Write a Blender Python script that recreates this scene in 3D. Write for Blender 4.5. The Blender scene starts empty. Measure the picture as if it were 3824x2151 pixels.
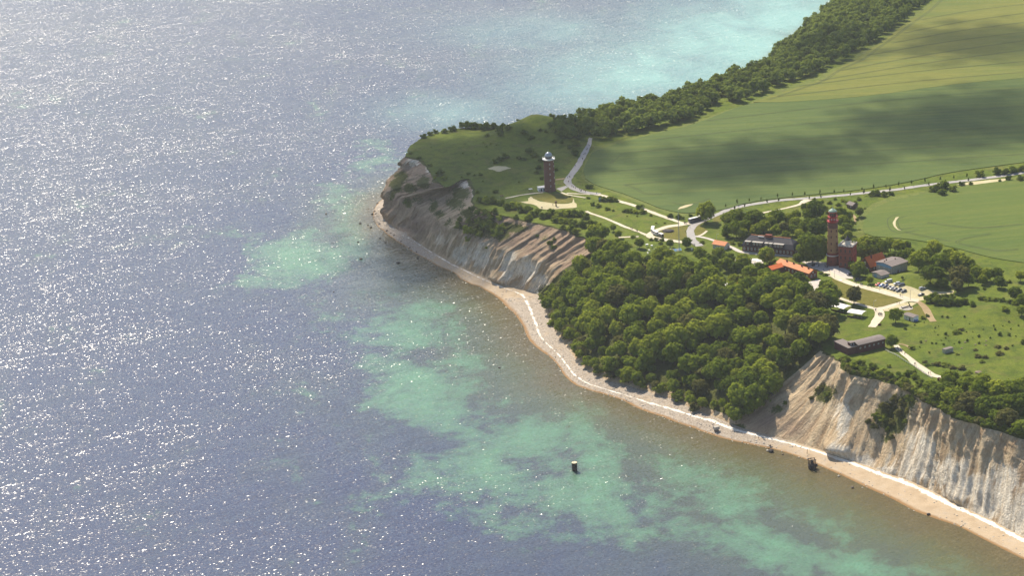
import bpy, bmesh, math, random
import numpy as np
from mathutils import Vector, Matrix, geometry

random.seed(7); rng = np.random.default_rng(11)
scene = bpy.context.scene
COL = scene.collection

# ------------------------------------------------------------------ camera
PW, PH, FPX, CAMZ = 3824.0, 2151.0, 8100.0, 490.0
PITCH, ROLL = math.radians(18.5), math.radians(-3.2)
camd = bpy.data.cameras.new('camera'); cam = bpy.data.objects.new('camera', camd); COL.objects.link(cam)
CR = Matrix.Rotation(math.pi/2 - PITCH, 4, 'X') @ Matrix.Rotation(ROLL, 4, 'Z')
cam.matrix_world = Matrix.Translation((0, 0, CAMZ)) @ CR
camd.sensor_fit = 'HORIZONTAL'; camd.sensor_width = 36.0; camd.lens = 36.0*FPX/PW
camd.clip_start = 1.0; camd.clip_end = 60000.0
scene.camera = cam
RM = np.array(CR.to_3x3())

# ------------------------------------------------------------------ light
SUN_AZ, SUN_EL = math.radians(-22), math.radians(49)      # azimuth from +Y, negative to the left
SUNV = Vector((math.sin(SUN_AZ)*math.cos(SUN_EL), math.cos(SUN_AZ)*math.cos(SUN_EL), math.sin(SUN_EL)))
world = bpy.data.worlds.new('World'); scene.world = world; world.use_nodes = True
wn = world.node_tree.nodes; wl = world.node_tree.links
bg = wn['Background']; sky = wn.new('ShaderNodeTexSky'); sky.sky_type = 'NISHITA'; sky.sun_disc = False
sky.sun_elevation = SUN_EL; sky.sun_rotation = SUN_AZ; sky.altitude = 300; sky.air_density = 1.0; sky.dust_density = 1.2; sky.ozone_density = 1.0
wl.new(sky.outputs[0], bg.inputs[0]); bg.inputs[1].default_value = 0.10
sund = bpy.data.lights.new('sun', 'SUN'); sun = bpy.data.objects.new('sun', sund); COL.objects.link(sun)
sund.energy = 5.0; sund.angle = math.radians(0.53); sund.color = (1.0, 0.90, 0.74)
sun.location = (0, 1500, 900); sun.rotation_euler = (-SUNV).to_track_quat('-Z', 'Y').to_euler()
scene.view_settings.view_transform = 'Standard'; scene.view_settings.look = 'None'
scene.view_settings.exposure = 0.66; scene.view_settings.gamma = 1.0; scene.view_settings.use_curve_mapping = False
scene.cycles.use_denoising = True; scene.cycles.max_bounces = 6; scene.cycles.diffuse_bounces = 3
scene.cycles.glossy_bounces = 2; scene.cycles.transmission_bounces = 3; scene.cycles.transparent_max_bounces = 12
scene.cycles.sample_clamp_direct = 12; scene.cycles.sample_clamp_indirect = 4

# ------------------------------------------------------------------ survey helpers
GZ = 42.0                                   # plateau level
def P(u, v, z=GZ):
    d = RM @ np.array([(u-PW/2)/FPX, -(v-PH/2)/FPX, -1.0]); t = (z-CAMZ)/d[2]
    return np.array([d[0]*t, d[1]*t, z])
def Q(p):                                   # (n,3) -> (n,2) survey coordinates
    c = (np.asarray(p, float) - np.array([0, 0, CAMZ])) @ RM
    return np.stack([PW/2 + FPX*c[:, 0]/-c[:, 2], PH/2 - FPX*c[:, 1]/-c[:, 2]], 1)
def Z1(x, y): return (1400+x/2.8622, 350+y/2.8622)
def Z2(x, y): return (2200+x/3.677, 650+y/3.677)
def Z3(x, y): return (2700+x/3.677, 720+y/3.677)
def Z4(x, y): return (3100+x/3.558, 800+y/3.558)
def Z5(x, y): return (3000+x/3.126, 1050+y/3.126)
def Z6(x, y): return (2000+x/2.1467, 900+y/2.1467)
def Z7(x, y): return (2600+x/2.1046, 1300+y/2.1046)
def Z8(x, y): return (1350+x/2.8622, 650+y/2.8622)
def Z9(x, y): return (2500+x/1.945, y/1.945)
def ZO(x, y): return (x*1.48447, y*1.48447)
def zl(f, pts): return [f(*q) for q in pts]

def hash2(i, j, seed=0):
    h = np.sin(i*127.1 + j*311.7 + seed*74.7)*43758.5453
    return h - np.floor(h)
def vnoise(x, y, seed=0):
    x = np.asarray(x, float); y = np.asarray(y, float)
    i = np.floor(x); j = np.floor(y); fx = x-i; fy = y-j
    fx = fx*fx*(3-2*fx); fy = fy*fy*(3-2*fy)
    a = hash2(i, j, seed); b = hash2(i+1, j, seed); c = hash2(i, j+1, seed); d = hash2(i+1, j+1, seed)
    return (a*(1-fx)+b*fx)*(1-fy) + (c*(1-fx)+d*fx)*fy
def fbm(x, y, o=4, seed=0):
    s = 0; a = 0.5; n = 0
    for k in range(o):
        s = s + a*vnoise(np.asarray(x)*2**k, np.asarray(y)*2**k, seed+k); n += a; a *= .5
    return s/n

# hills and hollows of the plateau
_ridge = [P(u, v, 44)[:2] for u, v in [(1880, 515), (1950, 488), (2001, 472), (2050, 478), (2110, 520), (2125, 570)]]
_rh = [5, 9, 12.5, 11, 7, 3]
_bumps = [(P(1862, 640, 44)[:2], 14, 3.0), (P(3395, 1045, 44)[:2], 15, 3.6), (P(3440, 1052, 44)[:2], 12, 2.6), (P(3715, 1165, 43)[:2], 17, 3.0),
          (P(3800, 1150, 43)[:2], 14, 2.2), (P(1700, 560)[:2], 45, 2.5), (P(3330, 1345)[:2], 9, 1.6)]
def seg_dist(x, y, pts, closed=False):
    """distance to a polyline and the fractional index of the nearest point"""
    best = np.full(np.shape(x), 1e9); idx = np.zeros(np.shape(x))
    n = len(pts)
    for k in range(n if closed else n-1):
        ax, ay = pts[k][0], pts[k][1]; bx, by = pts[(k+1) % n][0], pts[(k+1) % n][1]
        dx, dy = bx-ax, by-ay; L = dx*dx+dy*dy+1e-9
        t = np.clip(((x-ax)*dx+(y-ay)*dy)/L, 0, 1)
        d = np.hypot(x-ax-t*dx, y-ay-t*dy)
        m = d < best; best = np.where(m, d, best); idx = np.where(m, k+t, idx)
    return best, idx
def ground(x, y):
    x = np.asarray(x, float); y = np.asarray(y, float)
    d, i = seg_dist(x, y, _ridge)
    z = GZ + np.interp(i, range(6), _rh)*np.exp(-(d/19)**2)
    for c, r, h in _bumps: z = z + h*np.exp(-((x-c[0])**2+(y-c[1])**2)/r**2)
    return z
def PG(u, v, dz=0.0):                       # survey point on the plateau surface
    z = GZ
    for _ in range(8):
        p = P(u, v, z+dz); z = float(ground(p[0], p[1]))
    return np.array([p[0], p[1], z])
def inside(x, y, poly):
    x = np.asarray(x, float); y = np.asarray(y, float); r = np.zeros(x.shape, bool); n = len(poly); j = n-1
    for i in range(n):
        xi, yi = poly[i][0], poly[i][1]; xj, yj = poly[j][0], poly[j][1]
        if yi != yj:
            r ^= ((yi > y) != (yj > y)) & (x < (xj-xi)*(y-yi)/(yj-yi)+xi)
        j = i
    return r

# ------------------------------------------------------------------ materials
class NT:
    def __init__(s, name):
        s.m = bpy.data.materials.new(name); s.m.use_nodes = True; s.t = s.m.node_tree
        s.t.nodes.clear(); s.out = s.t.nodes.new('ShaderNodeOutputMaterial')
    def n(s, kind, **k):
        nd = s.t.nodes.new(kind)
        for a, b in k.items():
            if a == 'I':
                for kk, vv in b.items():
                    if isinstance(vv, bpy.types.NodeSocket): s.t.links.new(vv, nd.inputs[kk])
                    else: nd.inputs[kk].default_value = vv
            else: setattr(nd, a, b)
        return nd
    def pos(s): return s.n('ShaderNodeNewGeometry').outputs['Position']
    def obj(s): return s.n('ShaderNodeTexCoord').outputs['Object']
    def attr(s, a): return s.n('ShaderNodeAttribute', attribute_name=a).outputs['Fac']
    def noise(s, vec, scale, detail=3, rough=.55, col=False, dist=0.0):
        nd = s.n('ShaderNodeTexNoise', I={'Vector': vec, 'Scale': scale, 'Detail': detail, 'Roughness': rough, 'Distortion': dist})
        return nd.outputs['Color' if col else 'Fac']
    def map(s, vec, scale=(1, 1, 1), rot=(0, 0, 0), loc=(0, 0, 0)):
        return s.n('ShaderNodeMapping', I={'Vector': vec, 'Scale': scale, 'Rotation': rot, 'Location': loc}).outputs[0]
    def ramp(s, fac, stops, interp='LINEAR'):
        nd = s.n('ShaderNodeValToRGB', I={'Fac': fac}); cr = nd.color_ramp; cr.interpolation = interp
        while len(cr.elements) < len(stops): cr.elements.new(.5)
        for e, (p, c) in zip(cr.elements, stops):
            e.position = p; e.color = (c, c, c, 1) if isinstance(c, (int, float)) else (*c, 1)
        return nd.outputs['Color']
    def mix(s, f, a, b, blend='MIX'):
        nd = s.n('ShaderNodeMix', data_type='RGBA', blend_type=blend)
        for k, v in ((0, f), (6, a), (7, b)):
            if isinstance(v, bpy.types.NodeSocket): s.t.links.new(v, nd.inputs[k])
            elif k == 0: nd.inputs[k].default_value = v
            else: nd.inputs[k].default_value = (*v, 1) if len(v) == 3 else v
        return nd.outputs[2]
    def math(s, op, a, b=0.0, c=None, clamp=False):
        nd = s.n('ShaderNodeMath', operation=op, use_clamp=clamp)
        for k, v in enumerate((a, b, c)):
            if v is None: continue
            if isinstance(v, bpy.types.NodeSocket): s.t.links.new(v, nd.inputs[k])
            else: nd.inputs[k].default_value = v
        return nd.outputs[0]
    def bump(s, h, strength=.5, dist=1.0):
        return s.n('ShaderNodeBump', I={'Height': h, 'Strength': strength, 'Distance': dist}).outputs[0]
    def bsdf(s, color, rough=.8, spec=.3, normal=None, metal=0.0, **k):
        I = {'Roughness': rough, 'Specular IOR Level': spec, 'Metallic': metal}
        if isinstance(color, bpy.types.NodeSocket): I['Base Color'] = color
        else: I['Base Color'] = (*color, 1)
        if normal is not None: I['Normal'] = normal
        I.update(k)
        nd = s.n('ShaderNodeBsdfPrincipled', I=I)
        s.t.links.new(nd.outputs[0], s.out.inputs[0]); return nd

def plain(name, col, rough=.7, spec=.3, var=.12, scale=1.5, metal=0.0, bump=0.0):
    t = NT(name); o = t.obj()
    f = t.noise(o, scale, 4, .6)
    c = t.mix(f, tuple(x*(1-var*1.6) for x in col), tuple(min(1, x*(1+var*1.6)) for x in col))
    nm = t.bump(t.noise(o, scale*6, 3), bump, .1) if bump else None
    t.bsdf(c, rough, spec, nm, metal); return t.m

def m_grass(name, dark, mid, light, dry, sc=1.0, dryamt=.5):
    t = NT(name); p = t.pos()
    a = t.noise(p, .022*sc, 5, .6); b = t.noise(p, .12*sc, 5, .65); c = t.noise(p, .7*sc, 4, .7)
    col = t.mix(t.ramp(a, [(.35, 0.), (.65, 1.)]), mid, light)
    col = t.mix(t.math('MULTIPLY', t.ramp(b, [(.45, 0.), (.62, 1.)]), .75), col, dark)
    col = t.mix(t.math('MULTIPLY', t.ramp(t.noise(p, .06*sc, 6, .7, dist=.6), [(.52, 0.), (.66, 1.)]), dryamt), col, dry)
    col = t.mix(t.ramp(c, [(.3, .0), (.75, .55)]), col, tuple(x*.5 for x in dark))
    h = t.math('ADD', t.math('MULTIPLY', c, .7), t.noise(p, 2.2, 3, .7))
    t.bsdf(col, .9, .1, t.bump(h, .9, .45)); return t.m

M = {}
M['grass'] = m_grass('meadow_grass', (.060, .094, .010), (.110, .154, .013), (.158, .188, .019), (.20, .17, .05))
M['lawn'] = m_grass('mown_lawn', (.12, .12, .018), (.155, .15, .024), (.19, .165, .034), (.21, .165, .05), 1.6, .6)
M['wildgrass'] = m_grass('rough_grass', (.035, .065, .012), (.062, .108, .018), (.10, .14, .026), (.14, .125, .05), 1.3, .35)

def m_crop(name, c1, c2, c3, ang, row):
    t = NT(name); p = t.pos()
    q = t.map(p, rot=(0, 0, ang))
    st = t.map(q, scale=(.008, .16, .1))
    band = t.noise(st, 1.0, 5, .65)
    big = t.noise(p, .006, 4, .6)
    col = t.mix(t.ramp(big, [(.38, 0.), (.62, 1.)]), c1, c2)
    col = t.mix(t.math('MULTIPLY', t.ramp(band, [(.42, 0.), (.66, 1.)]), .7), col, c3)
    fine = t.noise(t.map(q, scale=(.15, .9, .5)), 1.0, 4, .7)
    col = t.mix(t.ramp(fine, [(.35, 0.), (.8, .5)]), col, tuple(x*.45 for x in c1))
    t.bsdf(col, .85, .12, t.bump(t.math('ADD', fine, t.noise(p, 1.3, 3, .7)), .8, .5)); return t.m
FIELD_ANG = math.radians(3)
M['crop_green'] = m_crop('green_wheat', (.066, .106, .022), (.086, .128, .025), (.122, .152, .028), FIELD_ANG, 20)
M['crop_yellow'] = m_crop('ripening_barley', (.105, .140, .022), (.158, .168, .025), (.200, .188, .030), FIELD_ANG, 20)
M['crop_near'] = m_crop('near_wheat', (.080, .124, .018), (.104, .144, .021), (.135, .160, .026), math.radians(-8), 20)
M['tramline'] = plain('pressed_wheel_track', (.065, .085, .028), .9, .1, .3, .2)
M['margin'] = m_grass('field_margin_grass', (.09, .13, .022), (.14, .17, .032), (.18, .20, .045), (.2, .17, .07), 1.2, .4)

def m_track(name, c1, c2, c3):
    t = NT(name); p = t.pos()
    col = t.mix(t.ramp(t.noise(p, .18, 5, .65), [(.35, 0.), (.65, 1.)]), c1, c2)
    col = t.mix(t.ramp(t.noise(p, 1.1, 4, .7), [(.45, 0.), (.8, .6)]), col, c3)
    t.bsdf(col, .9, .15, t.bump(t.noise(p, 3, 3), .3, .1)); return t.m
M['asphalt'] = m_track('bleached_asphalt', (.30, .285, .27), (.36, .34, .32), (.22, .21, .20))
M['sandpath'] = m_track('pale_gravel', (.50, .435, .32), (.58, .52, .41), (.38, .32, .22))
M['sand'] = m_track('worn_sandy_ground', (.43, .37, .21), (.50, .44, .28), (.26, .25, .10))
M['dirt'] = m_track('bare_dirt', (.27, .19, .10), (.33, .25, .14), (.20, .15, .07))
M['paving'] = m_track('pale_paving', (.44, .40, .36), (.52, .47, .42), (.34, .31, .28))

def m_cliff():
    t = NT('chalk_and_clay_cliff'); p = t.pos()
    s = t.attr('along'); h = t.attr('height'); veg = t.attr('veg'); white = t.attr('white'); brown = t.attr('brown')
    sv = t.n('ShaderNodeCombineXYZ', I={'X': s, 'Y': t.math('MULTIPLY', h, .30)}).outputs[0]
    rib = t.noise(t.map(sv, scale=(.26, .22, 1)), 1.0, 5, .65, dist=.3)
    rib2 = t.noise(t.map(sv, scale=(.75, .35, 1)), 1.0, 5, .7)
    lump = t.noise(p, .10, 5, .65); fine = t.noise(p, .7, 5, .7)
    beige = t.mix(t.ramp(rib, [(.36, 0.), (.64, 1.)]), (.40, .28, .165), (.68, .545, .36))
    grey = t.mix(t.ramp(rib2, [(.35, 0.), (.65, 1.)]), (.22, .145, .105), (.41, .295, .21))
    chalk = t.mix(t.ramp(rib2, [(.33, 0.), (.6, 1.)]), (.56, .455, .32), (.86, .785, .65))
    wf = t.math('ADD', white, t.math('MULTIPLY', t.math('SUBTRACT', rib, .5), 1.8))
    col = t.mix(t.math('ADD', brown, t.math('MULTIPLY', t.math('SUBTRACT', lump, .5), 1.5), clamp=True), beige, grey)
    col = t.mix(t.ramp(wf, [(.34, 0.), (.62, 1.)]), col, chalk)
    col = t.mix(t.ramp(fine, [(.42, 0.), (.80, .6)]), col, (.16, .115, .075))
    g = t.mix(t.ramp(fine, [(.35, 0.), (.65, 1.)]), (.055, .066, .014), (.115, .12, .03))
    vf = t.math('ADD', veg, t.math('ADD', t.math('MULTIPLY', t.math('SUBTRACT', lump, .5), 1.1), t.math('MULTIPLY', t.math('SUBTRACT', fine, .5), .9)))
    col = t.mix(t.ramp(vf, [(.44, 0.), (.60, 1.)]), col, g)
    hh = t.math('ADD', t.math('MULTIPLY', rib2, 1.0), t.math('MULTIPLY', fine, .8))
    t.bsdf(col, .92, .1, t.bump(hh, 1.0, 1.5)); return t.m
M['cliff'] = m_cliff()

def m_beach():
    t = NT('beach_sand_and_shingle'); p = t.pos(); w = t.attr('wet'); ch = t.attr('chalk')
    n = t.noise(p, .12, 5, .65); f = t.noise(p, .9, 4, .75)
    sand = t.mix(t.ramp(n, [(.35, 0.), (.65, 1.)]), (.36, .27, .175), (.46, .36, .245))
    peb = t.mix(t.ramp(f, [(.4, 0.), (.65, 1.)]), (.17, .14, .115), (.44, .39, .33))
    col = t.mix(t.ramp(t.math('ADD', n, t.math('MULTIPLY', t.attr('shingle'), .6)), [(.62, 0.), (.85, .8)]), sand, peb)
    wf = t.math('ADD', w, t.math('MULTIPLY', t.math('SUBTRACT', n, .5), .5))
    col = t.mix(t.ramp(wf, [(.45, 0.), (.75, 1.)]), col, (.24, .135, .05))
    cf = t.math('ADD', ch, t.math('MULTIPLY', t.math('SUBTRACT', t.noise(p, .16, 6, .8), .5), 2.6))
    col = t.mix(t.ramp(cf, [(.42, 0.), (.6, 1.)]), col, (.74, .69, .60))
    t.bsdf(col, .85, .2, t.bump(f, .7, .3)); return t.m
M['beach'] = m_beach()

def m_sea():
    t = NT('sea_water'); p = t.pos()
    turq = t.attr('shallow'); shore = t.attr('shore'); far = t.attr('far')
    n1 = t.noise(t.map(p, scale=(1, .55, 1), rot=(0, 0, math.radians(18))), .02, 6, .65, dist=.5)
    n2 = t.noise(p, .08, 5, .65)
    tf = t.math('ADD', turq, t.math('ADD', t.math('MULTIPLY', t.math('SUBTRACT', n1, .5), 2.1), t.math('MULTIPLY', t.math('SUBTRACT', n2, .5), 1.2)))
    deep = (.042, .053, .100)
    of = t.math('ADD', t.attr('olive'), t.math('MULTIPLY', t.math('SUBTRACT', n1, .5), .8), clamp=True)
    deep = t.mix(of, deep, (.088, .112, .052))
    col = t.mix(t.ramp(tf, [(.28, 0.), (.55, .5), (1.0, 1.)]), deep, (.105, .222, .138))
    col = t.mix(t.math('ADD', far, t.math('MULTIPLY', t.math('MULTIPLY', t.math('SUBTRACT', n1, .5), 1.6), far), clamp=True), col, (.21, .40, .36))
    sf = t.math('ADD', shore, t.math('MULTIPLY', t.math('SUBTRACT', n2, .5), .30))
    col = t.mix(t.ramp(sf, [(.12, 0.), (.5, .72), (.95, 1.)]), col, (.10, .078, .036))
    # wave facets: slopes read straight from noise so that distant waves keep their steepness
    wv = t.map(t.map(p, rot=(0, 0, math.radians(-26))), scale=(.52, 1.0, 1))
    c1 = t.noise(wv, 1.0, 1, .5, col=True); c2 = t.noise(wv, 2.2, 0, .5, col=True)
    c3 = t.noise(t.map(t.map(p, rot=(0, 0, math.radians(-28))), scale=(.22, 1.3, 1)), .15, 3, .6, col=True)
    def ctr(c, a):
        v = t.n('ShaderNodeVectorMath', operation='SUBTRACT', I={0: c, 1: (.5, .5, .5)}).outputs[0]
        return t.n('ShaderNodeVectorMath', operation='MULTIPLY', I={0: v, 1: (a, a, 0)}).outputs[0]
    add = lambda a, b: t.n('ShaderNodeVectorMath', operation='ADD', I={0: a, 1: b}).outputs[0]
    sl = add(add(ctr(c1, SEA_A1), ctr(c2, SEA_A2)), ctr(c3, SEA_A3))
    gust = t.ramp(t.noise(t.map(p, scale=(.6, 1, 1)), .007, 4, .6), [(.3, .72), (.7, 1.06)])
    gust = t.math('MULTIPLY', gust, t.n('ShaderNodeMapRange', I={'Value': t.n('ShaderNodeSeparateXYZ', I={0: p}).outputs['Y'], 'From Min': 1000., 'From Max': 2400., 'To Min': .80, 'To Max': 1.75}).outputs[0])
    sl = t.n('ShaderNodeVectorMath', operation='MULTIPLY', I={0: sl, 1: gust}).outputs[0]
    nrm = t.n('ShaderNodeVectorMath', operation='NORMALIZE', I={0: add(sl, (0, 0, 1))}).outputs[0]
    # a caught crest here and there darkens the trough side: colour stays, the facets do the rest
    b = t.bsdf(col, .22, .5, nrm); b.inputs['IOR'].default_value = 1.333
    return t.m
SEA_A1, SEA_A2, SEA_A3 = .86, .50, .36
M['sea'] = m_sea()

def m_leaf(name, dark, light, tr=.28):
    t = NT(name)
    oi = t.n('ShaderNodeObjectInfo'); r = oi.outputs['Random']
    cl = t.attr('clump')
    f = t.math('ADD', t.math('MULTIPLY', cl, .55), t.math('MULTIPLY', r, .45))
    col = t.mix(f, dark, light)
    d = t.n('ShaderNodeBsdfDiffuse', I={'Color': col}); tl = t.n('ShaderNodeBsdfTranslucent', I={'Color': t.mix(.5, col, tuple(min(1, x*1.5) for x in light))})
    mx = t.n('ShaderNodeMixShader', I={0: tr, 1: d.outputs[0], 2: tl.outputs[0]})
    t.t.links.new(mx.outputs[0], t.out.inputs[0]); return t.m
M['leaf'] = m_leaf('broadleaf_green', (.064, .104, .012), (.240, .285, .028), .28)
M['leaf_dark'] = m_leaf('dark_leaf_green', (.046, .078, .012), (.150, .190, .022), .26)
M['leaf_light'] = m_leaf('bright_leaf_green', (.108, .150, .016), (.295, .325, .034), .30)
M['leaf_brown'] = m_leaf('olive_brown_leaf', (.085, .088, .026), (.15, .145, .042), .3)
M['leaf_far'] = m_leaf('belt_leaf_green', (.085, .125, .026), (.25, .295, .05), .30)
M['leaf_red'] = m_leaf('copper_leaf', (.06, .012, .012), (.10, .02, .016), .2)
M['leaf_hedge'] = m_leaf('shrub_green', (.064, .094, .014), (.20, .23, .03), .28)
M['bark'] = plain('tree_bark', (.075, .058, .042), .9, .1, .3, 2)

def m_brick(name, c1, c2, sc=1.0):
    t = NT(name); o = t.obj()
    br = t.n('ShaderNodeTexBrick', I={'Vector': t.map(o, rot=(math.pi/2, 0, 0)), 'Color1': (*c1, 1), 'Color2': (*c2, 1), 'Mortar': (c1[0]*.8, c1[1]*.9, c1[2]*.95, 1), 'Scale': 2.0*sc, 'Mortar Size': .012})
    f = t.noise(o, .5, 5, .65)
    col = t.mix(t.ramp(f, [(.3, 0.), (.7, .55)]), br.outputs[0], tuple(x*.55 for x in c1))
    t.bsdf(col, .85, .2); return t.m
M['brick_red'] = m_brick('red_brick', (.26, .075, .045), (.20, .055, .038))
M['brick_dark'] = m_brick('dark_red_brick', (.15, .055, .042), (.11, .042, .036))
M['brick_tower'] = m_brick('weathered_brown_brick', (.19, .085, .065), (.145, .066, .052))
M['brick_ochre'] = m_brick('ochre_brick', (.36, .215, .105), (.30, .175, .085))
M['white'] = plain('white_paint', (.74, .73, .70), .6, .3, .07, .8)
M['cream'] = plain('cream_render', (.52, .50, .46), .8, .2, .12, .5)
M['greywall'] = plain('grey_render', (.36, .335, .30), .85, .2, .18, .4)
M['blue_paint'] = plain('faded_blue_boards', (.20, .36, .52), .7, .2, .18, .6)
M['blue_dark'] = plain('blue_plastic', (.05, .12, .36), .5, .4, .1, 1)
def m_tile(name, c, rowsc=3.0):
    t = NT(name); o = t.obj()
    w = t.n('ShaderNodeTexWave', I={'Vector': o, 'Scale': rowsc, 'Distortion': .4, 'Detail': 1})
    f = t.noise(o, .45, 5, .7)
    col = t.mix(t.ramp(f, [(.3, 0.), (.75, .6)]), c, tuple(x*.55 for x in c))
    col = t.mix(t.math('MULTIPLY', w.outputs['Fac'], .3), col, tuple(x*.6 for x in c))
    t.bsdf(col, .75, .25, t.bump(w.outputs['Fac'], .35, .08)); return t.m
M['tile_orange'] = m_tile('orange_roof_tile', (.68, .27, .12))
M['tile_red'] = m_tile('orange_red_roof_tile', (.66, .15, .035))
M['slate'] = m_tile('blue_black_slate', (.052, .050, .062))
M['felt'] = m_tile('brown_grey_roofing_felt', (.20, .165, .15), 1.0)
M['felt_dark'] = m_tile('dark_roofing_felt', (.15, .125, .11), 1.0)
M['glass'] = plain('window_glass', (.03, .035, .045), .12, .6, .2, 1)
M['copper'] = plain('green_copper', (.33, .44, .33), .6, .3, .2, 1.5)
M['red_paint'] = plain('signal_red_paint', (.42, .035, .03), .45, .4, .12, 1)
M['metal'] = plain('grey_metal', (.42, .43, .45), .4, .5, .15, 1, .6)
M['dome'] = plain('silvery_dome', (.34, .37, .41), .3, .5, .15, 1, .5)
M['iron'] = plain('rusty_black_iron', (.035, .026, .022), .8, .3, .3, 2)
M['wood'] = plain('weathered_wood', (.15, .095, .06), .85, .2, .25, 3)
M['concrete'] = plain('weathered_concrete', (.38, .35, .30), .9, .2, .2, 1)
M['pile_top_sunlit'] = plain('sunlit_pile_top', (.62, .52, .36), .9, .2, .2, 1.5)  # pale tone paints the sunlight on top of the sea pile
M['rubber'] = plain('tyre_rubber', (.02, .02, .02), .8, .2, .1, 2)
M['canvas'] = plain('white_canvas', (.78, .76, .72), .8, .2, .06, .5)
M['boulder'] = plain('wet_boulder', (.17, .13, .095), .8, .25, .35, .7, bump=.5)
M['boulder_dark'] = plain('dark_wet_boulder', (.045, .036, .034), .7, .3, .3, .7, bump=.5)
M['stone_pale'] = plain('pale_flint_cobble', (.55, .50, .42), .8, .2, .25, .9)
PAINT = {}
for k, c in dict(red=(.50, .03, .025), blue=(.04, .15, .42), black=(.018, .02, .024), silver=(.45, .47, .49), white=(.72, .72, .70), grey=(.10, .11, .13), navy=(.02, .035, .10)).items():
    t = NT(k + '_car_paint'); t.bsdf(t.mix(t.noise(t.obj(), .8, 2), tuple(x*.92 for x in c), c), .28, .5, None, .2, **{'Coat Weight': .5}); PAINT[k] = t.m
M['lampglass'] = plain('lamp_glass', (.7, .68, .62), .2, .6, .05, 1)
M['skin'] = plain('skin', (.45, .27, .19), .6, .3, .05, 2)
CLOTH = [plain('cloth_'+n, c, .9, .1, .1, 3) for n, c in (('navy', (.03, .04, .09)), ('black', (.022, .02, .022)), ('maroon', (.14, .03, .03)), ('white', (.6, .6, .58)), ('blue', (.07, .13, .3)), ('grey', (.12, .12, .12)))]
M['hair'] = plain('dark_hair', (.04, .026, .018), .7, .2, .2, 3)

# ------------------------------------------------------------------ object helpers
class MB:
    """collects shapes; build() links them as one mesh object"""
    def __init__(s): s.v = []; s.f = []; s.mi = []
    def add(s, vs, fs, mi=0):
        o = len(s.v); s.v += [tuple(float(c) for c in q) for q in vs]; s.f += [tuple(i+o for i in f) for f in fs]; s.mi += [mi]*len(fs); return s
    def box(s, x0, x1, y0, y1, z0, z1, mi=0, tx=0, ty=0):
        v = [(x0, y0, z0), (x1, y0, z0), (x1, y1, z0), (x0, y1, z0), (x0+tx, y0+ty, z1), (x1-tx, y0+ty, z1), (x1-tx, y1-ty, z1), (x0+tx, y1-ty, z1)]
        return s.add(v, [(3, 2, 1, 0), (4, 5, 6, 7), (0, 1, 5, 4), (1, 2, 6, 5), (2, 3, 7, 6), (3, 0, 4, 7)], mi)
    def lathe(s, prof, n=24, cx=0, cy=0, mi=0, cap=True):
        vs = []; fs = []
        for r, z in prof:
            for k in range(n):
                a = 2*math.pi*k/n; vs.append((cx+r*math.cos(a), cy+r*math.sin(a), z))
        for j in range(len(prof)-1):
            for k in range(n):
                k2 = (k+1) % n; fs.append((j*n+k, j*n+k2, (j+1)*n+k2, (j+1)*n+k))
        if cap: fs += [tuple(range(n-1, -1, -1)), tuple((len(prof)-1)*n+k for k in range(n))]
        return s.add(vs, fs, mi)
    def tube(s, a, b, r, r2=None, n=6, mi=0):
        a = Vector(a); b = Vector(b); d = (b-a).normalized(); r2 = r if r2 is None else r2
        up = Vector((0, 0, 1)) if abs(d.z) < .9 else Vector((1, 0, 0)); x = d.cross(up).normalized(); y = d.cross(x)
        vs = []
        for c, rr in ((a, r), (b, r2)):
            for k in range(n): t = 2*math.pi*k/n; vs.append(c + x*math.cos(t)*rr + y*math.sin(t)*rr)
        fs = [(k, (k+1) % n, n+(k+1) % n, n+k) for k in range(n)] + [tuple(range(n-1, -1, -1)), tuple(range(n, 2*n))]
        return s.add(vs, fs, mi)
    def prism(s, poly, y0, y1, mi=0):       # polygon in x,z extruded along y
        n = len(poly); vs = [(x, y0, z) for x, z in poly] + [(x, y1, z) for x, z in poly]
        return s.add(vs, [tuple(range(n)), tuple(range(2*n-1, n-1, -1))] + [(k, n+k, n+(k+1) % n, (k+1) % n) for k in range(n)], mi)
    def mesh(s, name, mats, smooth=False):
        me = bpy.data.meshes.new(name); me.from_pydata(s.v, [], s.f)
        for m in (mats if isinstance(mats, (list, tuple)) else [mats]): me.materials.append(M[m] if isinstance(m, str) else m)
        me.polygons.foreach_set('material_index', s.mi)
        if smooth: me.polygons.foreach_set('use_smooth', [True]*len(s.f))
        bm = bmesh.new(); bm.from_mesh(me); bmesh.ops.recalc_face_normals(bm, faces=bm.faces); bm.to_mesh(me); bm.free()
        me.update(); return me
    def build(s, name, mats, parent=None, smooth=False, bevel=0.0):
        return link(name, s.mesh(name, mats, smooth), parent, bevel)
def link(name, me, parent=None, bevel=0.0):
    o = bpy.data.objects.new(name, me); COL.objects.link(o)
    if parent is not None: o.parent = parent
    if bevel:
        b = o.modifiers.new('bevel', 'BEVEL'); b.width = bevel; b.segments = 2; b.limit_method = 'ANGLE'
    return o
def tag(o, label=None, cat=None, group=None, kind=None):
    for k, v in (('label', label), ('category', cat), ('group', group), ('kind', kind)):
        if v: o[k] = v
    return o
def empty(name, loc, rz=0.0, label=None, cat=None, group=None):
    o = bpy.data.objects.new(name, None); COL.objects.link(o); o.location = tuple(float(c) for c in loc); o.rotation_euler = (0, 0, rz)
    o.empty_display_size = 1; return tag(o, label, cat, group)
def copy_tree(o, parent=None):
    c = o.copy(); COL.objects.link(c); c.parent = parent
    for ch in [x for x in KIDS.get(o.name, [])]: copy_tree(ch, c)
    return c
KIDS = {}
def remember(o):
    KIDS[o.name] = list(o.children)
    for c in o.children: remember(c)
    return o
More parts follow.
